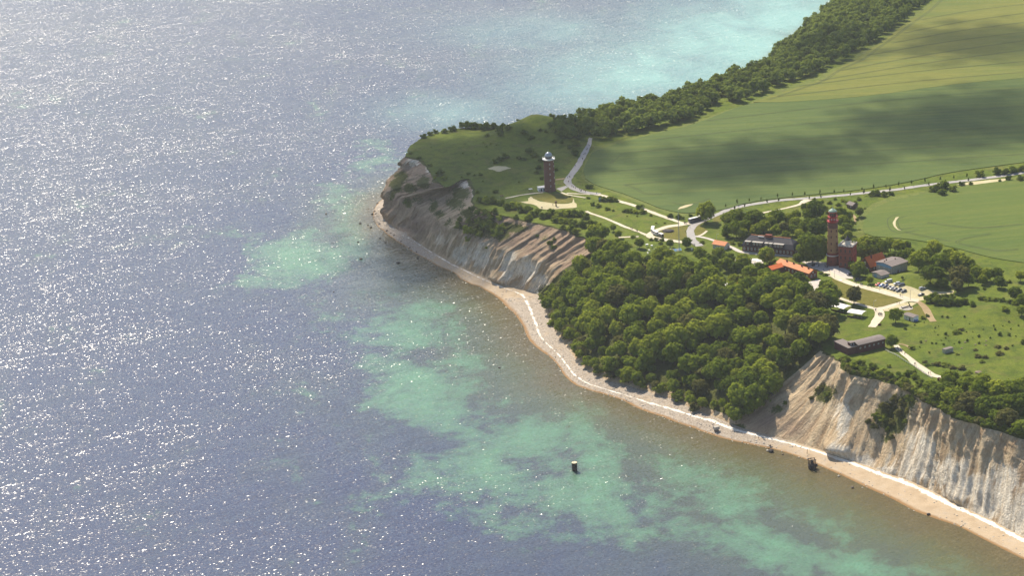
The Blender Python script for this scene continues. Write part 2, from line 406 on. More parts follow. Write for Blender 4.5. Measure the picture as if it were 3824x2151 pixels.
def npmesh(name, verts, faces, mat, attrs={}, smooth=True):
    me = bpy.data.meshes.new(name); verts = np.asarray(verts, np.float32); faces = np.asarray(faces, np.int32)
    k = faces.shape[1]
    me.vertices.add(len(verts)); me.vertices.foreach_set('co', verts.ravel())
    me.loops.add(faces.size); me.loops.foreach_set('vertex_index', faces.ravel())
    me.polygons.add(len(faces)); me.polygons.foreach_set('loop_start', np.arange(0, faces.size, k, dtype=np.int32))
    me.polygons.foreach_set('use_smooth', np.full(len(faces), smooth))
    me.materials.append(mat)
    for a, val in attrs.items():
        at = me.attributes.new(a, 'FLOAT', 'POINT'); at.data.foreach_set('value', np.asarray(val, np.float32))
    me.update(calc_edges=True); me.validate(); return me
def gridfaces(nr, nc):
    i = np.arange(nr-1)[:, None]*nc + np.arange(nc-1)[None, :]
    i = i.ravel(); return np.stack([i, i+1, i+nc+1, i+nc], 1)

# ------------------------------------------------------------------ coast: foot and brow of the cliffs, near right to far headland
# base u,v | brow u,v | mid point of the profile (run, rise)
PAIRS = [
 (3990, 2095, 3975, 1715, .72, .66), (3824, 2010, 3824, 1642, .72, .66), (3700, 1945, 3693, 1597, .72, .66), (3598, 1897, 3598, 1569, .72, .66),
 (3503, 1848, 3512, 1525, .72, .66), (3410, 1803, 3452, 1493, .72, .66), (3313, 1770, 3360, 1444, .74, .66), (3218, 1735, 3250, 1412, .76, .66),
 (3123, 1703, 3168, 1388, .72, .62), (3028, 1672, 3143, 1352, .70, .62), (2933, 1645, 3112, 1332, .66, .58), (2838, 1620, 3096, 1322, .62, .52),
 (2760, 1598, 3080, 1312, .58, .48), (2680, 1566, 3060, 1290, .5, .48), (2590, 1532, 3030, 1255, .5, .5), (2512, 1497, 2980, 1200, .5, .52), (2419, 1467, 2900, 1142, .5, .54),
 (2326, 1442, 2800, 1098, .5, .55), (2250, 1420, 2700, 1068, .5, .55), (2172, 1372, 2600, 1042, .5, .55), (2120, 1308, 2500, 1016, .5, .55), (2072, 1240, 2420, 990, .5, .55),
 (2040, 1175, 2350, 965, .5, .55), (2020, 1122, 2285, 930, .45, .55), (2000, 1098, 2222, 900, .32, .5), (1960, 1085, 2160, 877, .3, .52), (1900, 1070, 2100, 855, .28, .55),
 (1840, 1050, 2040, 840, .28, .55), (1790, 1030, 1980, 826, .28, .55), (1740, 1008, 1920, 812, .28, .55), (1690, 985, 1860, 797, .28, .55), (1640, 955, 1812, 784, .26, .56),
 (1590, 925, 1772, 766, .25, .56), (1545, 895, 1769, 705, .26, .52), (1510, 875, 1762, 670, .25, .52), (1480, 855, 1718, 671, .24, .55), (1455, 838, 1664, 700, .22, .6),
 (1437, 824, 1628, 672, .2, .6), (1427, 812, 1606, 637, .2, .6), (1422, 802, 1587, 608, .2, .6), (1422, 788, 1552, 594, .2, .6), (1428, 768, 1520, 585, .25, .6)]
FRONT = len(PAIRS)
base = [P(a, b, 2.2)[:2] for a, b, *_ in PAIRS]; brow = [P(c, d, GZ)[:2] for _, _, c, d, *_ in PAIRS]; mid = [(e, f) for *_, e, f in PAIRS]
# the far side of the headland and the wooded coast beyond it
BACK = [(1520, 562), (1552, 535), (1590, 510), (1650, 490), (1730, 478), (1830, 474), (1920, 470), (2000, 466), (2100, 460), (2230, 440), (2360, 412), (2500, 372), (2640, 335), (2760, 290), (2850, 262)]
bk = np.array([P(u, v, GZ)[:2] for u, v in BACK])
for k in range(len(bk)):
    tg = bk[min(k+1, len(bk)-1)] - bk[max(k-1, 0)]; tg = tg/np.linalg.norm(tg); nrm = np.array([-tg[1], tg[0]])
    run = np.interp(k, [0, 2, 6, 14], [14, 16, 36, 40])
    brow.append(bk[k]); base.append(bk[k] + nrm*run); mid.append((.4, .5))
for q, r in (((251, 1932), (214, 1952)), ((280, 1975), (233, 2010)), ((310, 2030), (258, 2085)), ((330, 2080), (284, 2163)), ((360, 2150), (306, 2215)), ((380, 2200), (335, 2288)), ((420, 2300), (374, 2385)), ((480, 2440), (440, 2545)), ((560, 2620), (520, 2740))):
    brow.append(np.array(q, float)); base.append(np.array(r, float)); mid.append((.45, .45))
base = np.array(base); brow = np.array(brow); mid = np.array(mid)
def smoothpoly(a, n):                        # Catmull-Rom resampling, n points per span
    out = []; N = len(a)
    for k in range(N-1):
        p0, p1, p2, p3 = a[max(k-1, 0)], a[k], a[k+1], a[min(k+2, N-1)]
        m = n[k] if hasattr(n, '__len__') else n
        for j in range(m):
            t = j/m; out.append(.5*((2*p1)+(-p0+p2)*t+(2*p0-5*p1+4*p2-p3)*t*t+(-p0+3*p1-3*p2+p3)*t**3))
    out.append(a[-1]); return np.array(out)
spans = [max(3, int(round(max(np.linalg.norm(base[k+1]-base[k]), np.linalg.norm(brow[k+1]-brow[k]))/(1.1 if k < FRONT else 4.0)))) for k in range(len(base)-1)]
CB = smoothpoly(base, spans); CT = smoothpoly(brow, spans); CM = smoothpoly(mid, spans)
CK = np.concatenate([np.arange(m)/m + k for k, m in enumerate(spans)] + [[len(base)-1.0]])   # control index of every column
arc = np.concatenate([[0], np.cumsum(np.linalg.norm(np.diff((CB+CT)/2, axis=0), axis=1))])
NC = len(CB)
# ragged brow
inl = CT-CB; inl = inl/np.linalg.norm(inl, axis=1)[:, None]
kb = np.ones(31)/31
tang = np.gradient(CT, axis=0); tang = np.stack([np.convolve(np.pad(tang[:, i], 15, 'edge'), kb, 'valid') for i in (0, 1)], 1)
tang /= np.linalg.norm(tang, axis=1)[:, None]; OUT = np.stack([-tang[:, 1], tang[:, 0]], 1)   # horizontal, out to sea
CT = CT + OUT*((fbm(arc/14, arc*0, 3, 5)-.5)*5.0 + (vnoise(arc/3.2, arc*0, 9)-.5)*1.3)[:, None]*np.where(CK < FRONT, 1, .6)[:, None]
NR = 60
tt = np.linspace(0, 1, NR)
def prof(t, e, f):                           # run and rise at parameter t
    w = np.clip((t-.5)*2, 0, 1); 
    run = np.where(t < .5, t*2*e, e+(1-e)*w); ris = np.where(t < .5, t*2*f, f+(1-f)*w); return run, ris
T = np.repeat(tt[:, None], NC, 1); E = np.repeat(CM[None, :, 0], NR, 0); Fm = np.repeat(CM[None, :, 1], NR, 0)
run, ris = prof(T, E, Fm)
S = np.repeat(arc[None, :], NR, 0); K = np.repeat(CK[None, :], NR, 0)
near = np.clip(1-np.abs(K-6)/7.0, 0, 1)**.4*(K < 13); woodz = ((K >= 12.5) & (K < 23.4)).astype(float)
headl = np.clip((K-31)/3, 0, 1); farc = ((K >= 23.4) & (K <= 31)).astype(float)
env = np.clip(T/.08, 0, 1)*np.clip((1-T)/.06, 0, 1)
skew = S - (1-T)*np.where(K < 13, 14, 3)
rid = lambda w, sd, st=.0: 1-np.abs(2*fbm(skew/w, T*st, 2, sd)-1)*1.6
disp = np.zeros_like(S)
disp += near*(rid(10, 21, .5)*3.0 + rid(3.6, 22, .5)*1.9 + (fbm(S/7, T*5, 4, 23)-.5)*2.6 - 2.4)
disp += farc*(rid(16, 31, .8)*2.6 + rid(4.2, 32, .5)*2.0 + (fbm(S/8, T*6, 4, 33)-.5)*3.5 - 3)
disp += headl*(rid(22, 41, 1.6)*8.0 + rid(6, 42, 1.2)*2.4 + (fbm(S/8, T*7, 4, 43)-.5)*8.0 - 6.5)
disp += woodz*(fbm(S/18, T*5, 3, 51)-.5)*5
jit = (fbm(S/2.4, T*14, 3, 61)-.5)*1.3
XY = CB[None]*(1-run[..., None]) + CT[None]*run[..., None]
browz = ground(CT[:, 0], CT[:, 1])
ZZ = 2.0 + (browz[None]-2.0)*ris
XY = XY + OUT[None]*((disp+jit)*env)[..., None]
pts = np.concatenate([XY, ZZ[..., None]], 2).reshape(-1, 3)
px = Q(pts)
# fallen debris at the foot
for (u, v, r, amt) in [(3135, 1668, 45, 7.5), (1866, 1047, 34, 8.0), (3330, 1760, 40, 2.5), (3570, 1880, 45, 3.0), (1540, 880, 30, 4)]:
    g = np.exp(-(((px[:, 0]-u)**2+((px[:, 1]-v)*1.2)**2)/r**2)) * amt
    o2 = np.repeat(OUT[None], NR, 0).reshape(-1, 2); pts[:, :2] += o2*g[:, None]*np.clip(T.ravel()*12, 0, 1)[:, None]
px = Q(pts)
def blobs(lst):
    a = np.zeros(len(px))
    for u, v, ru, rv, am in lst: a = np.maximum(a, am*np.exp(-(((px[:, 0]-u)/ru)**2+((px[:, 1]-v)/rv)**2)))
    return a
Kf = K.ravel(); Tf = T.ravel()
veg = blobs([(3080, 1470, 55, 45, .95), (2900, 1530, 70, 22, .6), (2740, 1600, 60, 20, .9), (3330, 1560, 70, 75, 1.0), (3380, 1500, 60, 40, .85), (3310, 1640, 40, 30, .6),
             (2060, 1100, 70, 45, .95), (2110, 1060, 60, 40, .9), (2170, 990, 40, 30, .6), (1900, 850, 90, 30, .8), (1800, 850, 70, 45, 1.0), (1870, 880, 50, 30, .8), (2040, 890, 40, 30, .6), (2060, 920, 45, 22, .55),
             (1530, 700, 45, 30, .75), (1580, 680, 45, 35, .75), (1700, 760, 50, 40, .75), (1640, 800, 35, 30, .65), (1720, 720, 45, 30, .9), (1520, 760, 35, 35, .6), (1480, 690, 35, 40, .85), (1620, 770, 35, 50, .7), (1500, 660, 40, 30, .8), (1560, 740, 35, 30, .6), (1460, 730, 25, 35, .6), (1680, 830, 35, 30, .6), (1750, 800, 40, 30, .8), (3600, 1720, 35, 25, .3)])
veg = np.maximum(veg, woodz.ravel()*np.clip((Tf-.03)*12, 0, 1)*1.0)
veg = np.maximum(veg, (Kf >= FRONT)*1.0); veg = np.maximum(veg, np.clip((Tf-.965)/.02, 0, 1))
white = blobs([(3150, 1560, 35, 100, .75), (3130, 1690, 60, 40, .9), (3420, 1740, 90, 70, .95), (3550, 1780, 100, 90, .9), (3700, 1870, 110, 90, 1.0), (3820, 1930, 120, 100, 1.0), (3300, 1760, 90, 20, .9), (3440, 1690, 60, 110, .85), (3600, 1820, 120, 60, 1.0), (3760, 1800, 90, 70, .8), (3220, 1730, 60, 30, .9), 
               (2010, 1060, 45, 50, .9), (1960, 1010, 60, 60, .8), (1900, 1000, 45, 70, .85), (1800, 960, 45, 60, .85), (1730, 950, 40, 45, .8), (1650, 900, 40, 50, .45), (1540, 606, 26, 18, .8), (1600, 630, 14, 22, .7), (1735, 690, 35, 18, .75), (1768, 720, 8, 36, .7)])
brown = np.maximum(headl.ravel()*.75, farc.ravel()*np.clip((Tf-.35)*3, .15, .8))
brown = np.maximum(brown, 0)
brown = np.maximum(brown, blobs([(2850, 1570, 110, 60, .9), (2960, 1600, 70, 50, .7), (1480, 760, 120, 110, .95), (1560, 830, 90, 80, .9), (1620, 850, 70, 60, .6), (2060, 880, 80, 35, .6), (3760, 1800, 60, 60, .5)]))
cl = link('cliff', npmesh('cliff', pts, gridfaces(NR, NC), M['cliff'], dict(along=skew.ravel(), height=pts[:, 2], veg=veg, white=white, brown=brown), True))
tag(cl, kind='structure')
CP = pts.reshape(NR, NC, 3)
def on_cliff(k, t):                          # point on the face at control index k, height parameter t
    c = int(np.searchsorted(CK, k)); c = min(max(c, 0), NC-1); return CP[int(round(t*(NR-1))), c]

# ------------------------------------------------------------------ plateau
edge = CP[-1, :, :2]
poly = [tuple(q) for q in edge] + [(900, 3300), (1500, 3300), (1500, 900), (420, 900)]
# follow the brow off-frame at the near right
gx = []
ys = np.concatenate([np.arange(960, 1900, 6.5), np.arange(1900, 3280, 22)])
for y in ys:
    st = 6.5 if y < 1900 else 22
    xs = np.arange(-140, 620 if y < 1900 else 1400, st); gx.append(np.stack([xs + (rng.random(len(xs))-.5)*st*.5, np.full(len(xs), y) + (rng.random(len(xs))-.5)*st*.5], 1))
gx = np.concatenate(gx); ins = inside(gx[:, 0], gx[:, 1], poly); gx = gx[ins]
dd, _ = seg_dist(gx[:, 0], gx[:, 1], edge[::6]); gx = gx[dd > 4.0]
vv = [Vector(q) for q in poly] + [Vector(q) for q in gx]
np_ = len(poly)
res = geometry.delaunay_2d_cdt(vv, [(i, (i+1) % np_) for i in range(np_)], [list(range(np_))], 1, 1e-4)
rv = np.array([tuple(q) for q in res[0]]); rf = np.array([f for f in res[2] if len(f) == 3])
# orient up
a, b, c = rv[rf[:, 0]], rv[rf[:, 1]], rv[rf[:, 2]]
cr = (b[:, 0]-a[:, 0])*(c[:, 1]-a[:, 1])-(b[:, 1]-a[:, 1])*(c[:, 0]-a[:, 0]); rf[cr < 0] = rf[cr < 0][:, ::-1]
tag(link('ground', npmesh('ground', np.column_stack([rv, ground(rv[:, 0], rv[:, 1])]), rf, M['grass'])), kind='structure')

# ------------------------------------------------------------------ beach and sea
WATER = [(4000, 2180), (3824, 2092), (3622, 1990), (3550, 1958), (3479, 1937), (3408, 1903), (3313, 1856), (3218, 1818), (3170, 1789), (3075, 1751), (3018, 1723), (2942, 1694), (2871, 1676), (2790, 1661), (2719, 1642), (2662, 1634), (2600, 1604), (2503, 1574), (2396, 1529), (2303, 1491), (2210, 1459), (2154, 1436), (2112, 1418), (2079, 1370), (2028, 1314), (1995, 1300), (1967, 1255), (1915, 1173), (1892, 1150), (1871, 1126), (1846, 1104), (1787, 1073), (1713, 1045), (1694, 1022), (1647, 1003), (1595, 971), (1518, 926), (1455, 881), (1415, 850), (1398, 825), (1392, 800), (1400, 770), (1412, 745)]
wl_ = np.array([P(u, v, 0)[:2] for u, v in WATER])
wl_ = np.concatenate([wl_, base[FRONT+1:] + (base[FRONT+1:]-brow[FRONT+1:])/np.linalg.norm(base[FRONT+1:]-brow[FRONT+1:], axis=1)[:, None]*np.linspace(5, 10, len(base)-FRONT-1)[:, None]])
def resample(a, n):
    s = np.concatenate([[0], np.cumsum(np.linalg.norm(np.diff(a, axis=0), axis=1))]); q = np.linspace(0, s[-1], n)
    return np.stack([np.interp(q, s, a[:, 0]), np.interp(q, s, a[:, 1])], 1)
WL = resample(smoothpoly(wl_, 8), 2400)
wa = np.arange(len(WL))*.8
wt = np.gradient(WL, axis=0); wt /= np.linalg.norm(wt, axis=1)[:, None]; wo = np.stack([-wt[:, 1], wt[:, 0]], 1)
WL = WL + wo*((fbm(wa/12, wa*0, 4, 71)-.5)*5)[:, None]
# beach strip: every cliff column to its nearest waterline point
foot = CP[0, ::2, :2]; fk = CK[::2]
near_i = []
for q, k in zip(foot, fk):
    near_i.append(np.argmin(((WL-q)**2).sum(1)))
near_i = np.maximum.accumulate(np.array(near_i)); wq = WL[near_i].astype(float)
kk = np.ones(9)/9; wq = np.stack([np.convolve(np.pad(wq[:, i], 4, 'edge'), kk, 'valid') for i in (0, 1)], 1)
dr = wq-foot; L = np.linalg.norm(dr, axis=1); dr = dr/np.maximum(L, .01)[:, None]
rows = []; zr = []; wet = []; chalk = []; shing = []
BR = [-.25] + [k/20 for k in range(21)] + [1.15, 1.5]
fa = arc[::2]
for f in BR:
    if f <= 1: xy = foot + dr*(L*f)[:, None]
    else: xy = wq + dr*((f-1)*40)
    z = np.interp(f, [-.25, 0, .5, 1.0, 1.5], [3.0, 2.3, 1.3, -.02, -3.0]) + (fbm(fa/5, fa*0+f*3, 3, 81)-.5)*.7*(0 < f < .95)
    rows.append(xy); zr.append(np.zeros(len(foot))+z); wet.append(np.full(len(foot), np.clip((f-.72)/.3, 0, 1)))
    cpos = np.interp(fk, [0, 7, 13, 16, 21, 25, 29, 33, 36, 99], [.14, .14, .22, .62, .55, .28, .12, .1, .3, .3])
    cam_ = np.interp(fk, [0, 13, 15, 30, 33, 36, 41, 42, 60], [1, .9, .78, .75, .5, .4, .3, .0, .0])
    chalk.append(cam_*np.exp(-((f-cpos)/np.interp(fk, [0, 13, 16, 24, 27, 40], [.10, .085, .04, .045, .05, .08]))**2))
    shing.append(np.interp(fk, [0, 9, 12, 15, 23, 25, 29, 33, 37], [.1, .2, .8, .6, .7, .1, .2, .7, .9]) + 0*fa)
bv = np.concatenate([np.concatenate(rows), np.concatenate(zr)[:, None]], 1)
tag(link('beach', npmesh('beach', bv, gridfaces(len(BR), len(foot)), M['beach'], dict(wet=np.concatenate(wet), chalk=np.concatenate(chalk), shingle=np.concatenate(shing)))), kind='structure')

xs = np.concatenate([[-7000, -3000, -1400], np.arange(-1000, 700, 9), [900, 1500, 4000, 7000]])
ysw = np.concatenate([[-3000, -1000, 0, 600], np.arange(880, 2000, 7), np.arange(2000, 3100, 14), [3400, 4200, 7000, 11000]])
X, Y = np.meshgrid(xs, ysw); wp = np.stack([X.ravel(), Y.ravel(), 0*X.ravel()], 1)
WPX = [(ZO(760, 655), 190, 75, .95, 0), (ZO(880, 640), 90, 60, .8, 0), (ZO(905, 530), 110, 80, .7, 0), (ZO(930, 400), 140, 90, .45, 0), (ZO(1010, 845), 230, 55, .85, 0), (ZO(1000, 930), 260, 60, .75, .35), (ZO(1130, 1050), 260, 80, .9, .35), (ZO(1330, 1100), 220, 90, .85, .3),
       (ZO(1480, 1130), 200, 90, .85, .3), (ZO(1250, 1210), 330, 90, .8, .2), (ZO(1500, 1230), 250, 110, .75, .2), (ZO(1120, 1290), 260, 70, .6, .2), (ZO(1400, 1330), 260, 70, .5, .2), (ZO(1960, 1390), 240, 75, .95, .25), (ZO(2150, 1430), 260, 70, .85, .25), (ZO(1700, 1330), 200, 60, .4, .2), (ZO(1250, 1010), 150, 50, .6, .3), (ZO(700, 700), 160, 40, .6, 0), (ZO(1080, 780), 120, 40, .5, 0), (ZO(1680, 1170), 220, 70, .6, .35), (ZO(1850, 1270), 240, 70, .62, .35), (ZO(1560, 1060), 160, 60, .55, .4), (ZO(2050, 1330), 220, 60, .6, .35), (ZO(1400, 960), 120, 60, .5, .6), (ZO(1180, 900), 160, 60, .5, .4)]
wq2 = Q(np.where((wp[:, 1:2] > 700) & (wp[:, 1:2] < 4000), wp, [[0, 900, 0]]))
sh = np.zeros(len(wp)); fr = np.zeros(len(wp))
for (u, v), ru, rv_, am, an in WPX:
    du, dv = wq2[:, 0]-u, wq2[:, 1]-v; ca, sa = math.cos(an), math.sin(an)
    sh = np.maximum(sh, am*.86*np.exp(-(((du*ca+dv*sa)/ru/1.3)**2 + ((-du*sa+dv*ca)/rv_/1.35)**2)))
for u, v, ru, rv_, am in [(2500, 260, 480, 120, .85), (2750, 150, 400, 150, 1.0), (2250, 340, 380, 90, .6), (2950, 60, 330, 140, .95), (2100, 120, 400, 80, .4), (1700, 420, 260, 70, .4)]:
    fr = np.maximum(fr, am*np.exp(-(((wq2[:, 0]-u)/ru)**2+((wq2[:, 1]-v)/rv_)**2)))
dsh, isx = seg_dist(wp[:, 0], wp[:, 1], WL[::8])
inr = (np.abs(wp[:, 0]) < 1200) & (wp[:, 1] > 800) & (wp[:, 1] < 3200)
wid = np.interp(isx/len(WL[::8]), [0, .12, .25, .4, .5, 1], [26, 21, 17, 15, 11, 10])
shore = np.exp(-dsh/wid)*inr*np.interp(isx/len(WL[::8]), [0, .4, .48, .55, 1], [1, 1, .8, .45, .35])
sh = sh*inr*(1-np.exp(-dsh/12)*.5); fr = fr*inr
olive = np.exp(-(dsh/np.interp(isx/len(WL[::8]), [0, .1, .2, .33, .45, 1], [150, 120, 85, 60, 25, 20]))**1.5)*inr
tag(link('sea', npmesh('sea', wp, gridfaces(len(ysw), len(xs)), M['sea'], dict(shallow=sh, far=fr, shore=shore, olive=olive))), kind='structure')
# sea bed below everything so that nothing is seen through gaps

# ------------------------------------------------------------------ sheets laid on the plateau
LAYER = [0.10]
def fill(poly_xy, z=None, dz=.1):
    """triangulated sheet over a polygon, cut finely enough to follow the ground"""
    p = np.array(poly_xy); n = len(p)
    step = max(3.0, math.sqrt((np.ptp(p[:, 0])*np.ptp(p[:, 1]))/1500))
    if z is not None: step = 60
    xs, ys = np.meshgrid(np.arange(p[:, 0].min(), p[:, 0].max(), step), np.arange(p[:, 1].min(), p[:, 1].max(), step))
    q = np.stack([xs.ravel(), ys.ravel()], 1); q = q[inside(q[:, 0], q[:, 1], p)]
    if len(q): d, _ = seg_dist(q[:, 0], q[:, 1], p, True); q = q[d > step*.4]
    r = geometry.delaunay_2d_cdt([Vector(a) for a in p] + [Vector(a) for a in q], [(i, (i+1) % n) for i in range(n)], [list(range(n))], 1, 1e-4)
    v = np.array([tuple(a) for a in r[0]]); f = np.array([a for a in r[2] if len(a) == 3])
    a, b, c = v[f[:, 0]], v[f[:, 1]], v[f[:, 2]]
    cr = (b[:, 0]-a[:, 0])*(c[:, 1]-a[:, 1])-(b[:, 1]-a[:, 1])*(c[:, 0]-a[:, 0]); f[cr < 0] = f[cr < 0][:, ::-1]
    return np.column_stack([v, ground(v[:, 0], v[:, 1])+dz]), f
def rough_poly(p, step=2.5, amp=.5, seed=1):
    p = np.array(p); out = []
    for k in range(len(p)):
        a, b = p[k], p[(k+1) % len(p)]; m = max(1, int(np.linalg.norm(b-a)/step)); out += [a+(b-a)*j/m for j in range(m)]
    o = np.array(out); i = np.arange(len(o)); o += (np.stack([fbm(i/2.5, i*0, 3, seed), fbm(i/2.5, i*0, 3, seed+20)], 1)-.5)*amp*2
    return o
def area(name, pxs, mat, dz=.1, amp=.6, kind='structure', smooth_n=0, seed=1):
    w = np.array([PG(u, v)[:2] for u, v in pxs])
    if smooth_n: w = smoothpoly(np.vstack([w, w[:1]]), smooth_n)[:-1]
    w = rough_poly(w, 2.5, amp, seed)
    v, f = fill(w, dz=dz); return tag(link(name, npmesh(name, v, f, M[mat])), kind=kind)
def crop(name, pxs, mat, h, label, amp=.7, n=6):
    """a crop standing h above the ground, with its cut edge"""
    w = np.array([PG(u, v)[:2] for u, v in pxs]); w = rough_poly(smoothpoly(w, n), 5, amp, 3)
    v, f = fill(w, dz=h); d = len(v)
    v0 = np.column_stack([w, ground(w[:, 0], w[:, 1])+h]); v1 = np.column_stack([w, ground(w[:, 0], w[:, 1])-.1]); m = len(w)
    sk = [(d+i, d+(i+1) % m, d+m+(i+1) % m) for i in range(m)] + [(d+i, d+m+(i+1) % m, d+m+i) for i in range(m)]
    return tag(link(name, npmesh(name, np.vstack([v, v0, v1]), np.vstack([f, sk]), M[mat], smooth=False)), label, None, None, 'structure')
def ribbon(name, pxs, width, mat, dz=.16, jag=.6, kind='structure', world_pts=None, n=8, seed=4, fixz=None):
    w = np.array([PG(u, v)[:2] for u, v in pxs]) if world_pts is None else np.array(world_pts)
    c = smoothpoly(w, n); L = np.linalg.norm(np.diff(c, axis=0), axis=1).sum(); c = resample(c, max(3, int(L/2.0)))
    tg = np.gradient(c, axis=0); tg /= np.linalg.norm(tg, axis=1)[:, None]; nr = np.stack([-tg[:, 1], tg[:, 0]], 1)
    i = np.arange(len(c)); wd = np.interp(np.linspace(0, 1, len(c)), np.linspace(0, 1, len(np.atleast_1d(width))), np.atleast_1d(width))
    a = c + nr*(wd/2+(fbm(i/3, i*0, 3, seed)-.5)*jag*2)[:, None]; b = c - nr*(wd/2+(fbm(i/3, i*0, 3, seed+7)-.5)*jag*2)[:, None]
    rows = [a, a*.5+b*.5, b]; v = np.concatenate([np.column_stack([q, (ground(q[:, 0], q[:, 1]) if fixz is None else np.full(len(q), fixz))+dz]) for q in rows])
    return tag(link(name, npmesh(name, v, gridfaces(3, len(c))[:, ::-1], M[mat])), kind=kind), c

# fields
area('field_margin', [(2225, 545), (2330, 520), (2500, 480), (2603, 452), (2711, 411), (2788, 390), (2880, 343), (2994, 307), (3055, 287), (3101, 261), (3173, 225), (3230, 184), (3281, 153), (3343, 107), (3405, 55), (3477, 9), (3560, -60), (4100, -60), (4100, 560), (3824, 607), (3560, 640), (3330, 690), (3100, 718), (2900, 738), (2760, 760), (2660, 790), (2560, 812), (2480, 795), (2400, 765), (2300, 725), (2200, 690), (2170, 660), (2185, 600)], 'margin', .08)
crop('wheat_field', [(2180, 640), (2200, 590), (2235, 560), (2330, 530), (2500, 487), (2603, 459), (2711, 418), (2800, 388), (2920, 377), (3100, 365), (3300, 345), (3560, 310), (3824, 285), (4050, 260), (4080, 580), (3824, 607), (3560, 643), (3330, 692), (3100, 722), (2900, 742), (2780, 762), (2690, 785), (2560, 797), (2470, 780), (2400, 752), (2300, 715), (2220, 690), (2186, 668)], 'crop_green', .45, None, n=4)
crop('barley_field', [(2815, 382), (2900, 352), (2994, 322), (3075, 292), (3130, 255), (3200, 218), (3260, 177), (3320, 137), (3385, 85), (3450, 42), (3530, -30), (3640, -110), (4200, -110), (4100, 262), (3824, 291), (3560, 316), (3300, 351), (3100, 371), (2920, 383)], 'crop_yellow', .55, None, n=4)
area('verge', [(3195, 865), (3215, 795), (3260, 760), (3330, 735), (3500, 705), (3700, 670), (3850, 655), (4000, 690), (4000, 1010), (3824, 985), (3600, 920), (3400, 880), (3260, 880)], 'margin', .08)
crop('near_wheat_field', [(3230, 872), (3222, 840), (3240, 800), (3290, 765), (3400, 735), (3550, 705), (3700, 682), (3860, 668), (4050, 655), (4050, 1010), (3824, 982), (3700, 962), (3560, 925), (3400, 895), (3270, 885)], 'crop_near', .4, None, n=4)
# wheel tracks pressed into the crops
def track(pxs, h, gap=1.9, w=.75):
    w0 = np.array([P(u, v, GZ+h)[:2] for u, v in pxs]); c = smoothpoly(w0, 8)
    tg = np.gradient(c, axis=0); tg /= np.linalg.norm(tg, axis=1)[:, None]; nr = np.stack([-tg[:, 1], tg[:, 0]], 1)
    out = []
    for s in (-1, 1): out.append(ribbon('wheel_track', None, w, 'tramline', .06, .2, world_pts=c+nr*s*gap/2, n=1, fixz=GZ+h)[0])
    return out
TRK = []
for (a, b) in [((2905, 360), (3824, 268)), ((2985, 320), (3824, 228)), ((3060, 300), (3824, 185)), ((3140, 262), (3824, 150)), ((3240, 205), (3824, 118)), ((3330, 160), (3824, 82)), ((3375, 122), (3824, 48)), ((3440, 72), (3824, 15))]:
    m = ((a[0]+b[0])/2, (a[1]+b[1])/2-6); TRK += track([a, m, b], .55)
TRK += track([(2870, 372), (2990, 330), (3075, 300), (3140, 258), (3220, 222), (3280, 178), (3340, 136), (3400, 90), (3470, 40), (3540, -25)], .55)
for (a, b) in [((2640, 450), (3824, 330)), ((2450, 520), (3824, 395)), ((2330, 570), (3824, 470)), ((2280, 640), (3824, 530)), ((2330, 690), (3824, 575))]:
    m = ((a[0]+b[0])/2, (a[1]+b[1])/2-8); TRK += track([a, m, b], .45)
TRK += track([(2278, 612), (2300, 590), (2330, 572)], .45); TRK += track([(2330, 690), (2365, 700), (2410, 722), (2475, 726)], .45)
TRK += track([(2510, 755), (2560, 765), (2600, 758), (2650, 742)], .45)
TRK += track(zl(Z4, [(980, 5), (850, 50), (830, 110), (860, 190), (930, 225), (1000, 215), (1150, 190)]), .4, 7)
TRK += track(zl(Z4, [(2130, 260), (1800, 320), (1690, 365), (1740, 395), (2000, 450), (2230, 485), (2500, 465)]), .4)
TRK += track(zl(Z4, [(990, 235), (1300, 300), (1600, 360)]), .4); TRK += track(zl(Z4, [(1290, 110), (1900, 180), (2576, 130)]), .4)
area('bare_patch', zl(Z2, [(1215, 495), (1250, 460), (1330, 435), (1430, 418), (1400, 440), (1310, 475)]), 'sand', .56, .4)
area('bare_patch', zl(Z4, [(830, 120), (850, 175), (900, 215), (950, 225), (900, 205), (870, 160), (875, 90), (915, 40), (870, 50)]), 'sand', .5, .3)

# roads, tracks and worn ground
area('lawn', zl(Z2, [(940, 810), (1040, 755), (1150, 725), (1280, 712), (1360, 725), (1325, 800), (1340, 870), (1240, 905), (1050, 890), (960, 850)]), 'lawn', .12)
area('lawn', zl(Z2, [(1440, 790), (1470, 720), (1520, 695), (1620, 770), (1540, 830), (1470, 850)]), 'lawn', .12)
area('lawn', zl(Z2, [(1690, 640), (1720, 580), (1790, 570), (1850, 620), (1760, 690)]), 'lawn', .12)
area('lawn', zl(Z4, [(20, 850), (60, 850), (300, 925), (640, 1020), (1010, 1135), (620, 1250), (430, 1200), (200, 1120), (80, 1060)]), 'lawn', .12, seed=5)
area('lawn', zl(Z1, [(1640, 1100), (1780, 1075), (1960, 1065), (2080, 1085), (2120, 1130), (2060, 1170), (1900, 1170), (1760, 1140)]), 'lawn', .12, 1.4, smooth_n=4)
area('lawn', zl(Z3, [(700, 860), (960, 880), (1080, 930), (900, 945), (740, 900)]), 'lawn', .12)
area('lawn', zl(Z4, [(1210, 1200), (1000, 1300), (980, 1310), (1180, 1370), (1270, 1410), (1280, 1330)]), 'lawn', .11)
area('worn_ground', zl(Z1, [(1515, 1150), (1640, 1150), (1660, 1100), (1690, 1125), (1830, 1160), (1980, 1178), (2090, 1170), (2115, 1120), (2128, 1120), (2130, 1165), (2160, 1218), (1990, 1228), (1850, 1240), (1760, 1225), (1690, 1190)]), 'sand', .17, 1.8, smooth_n=3)
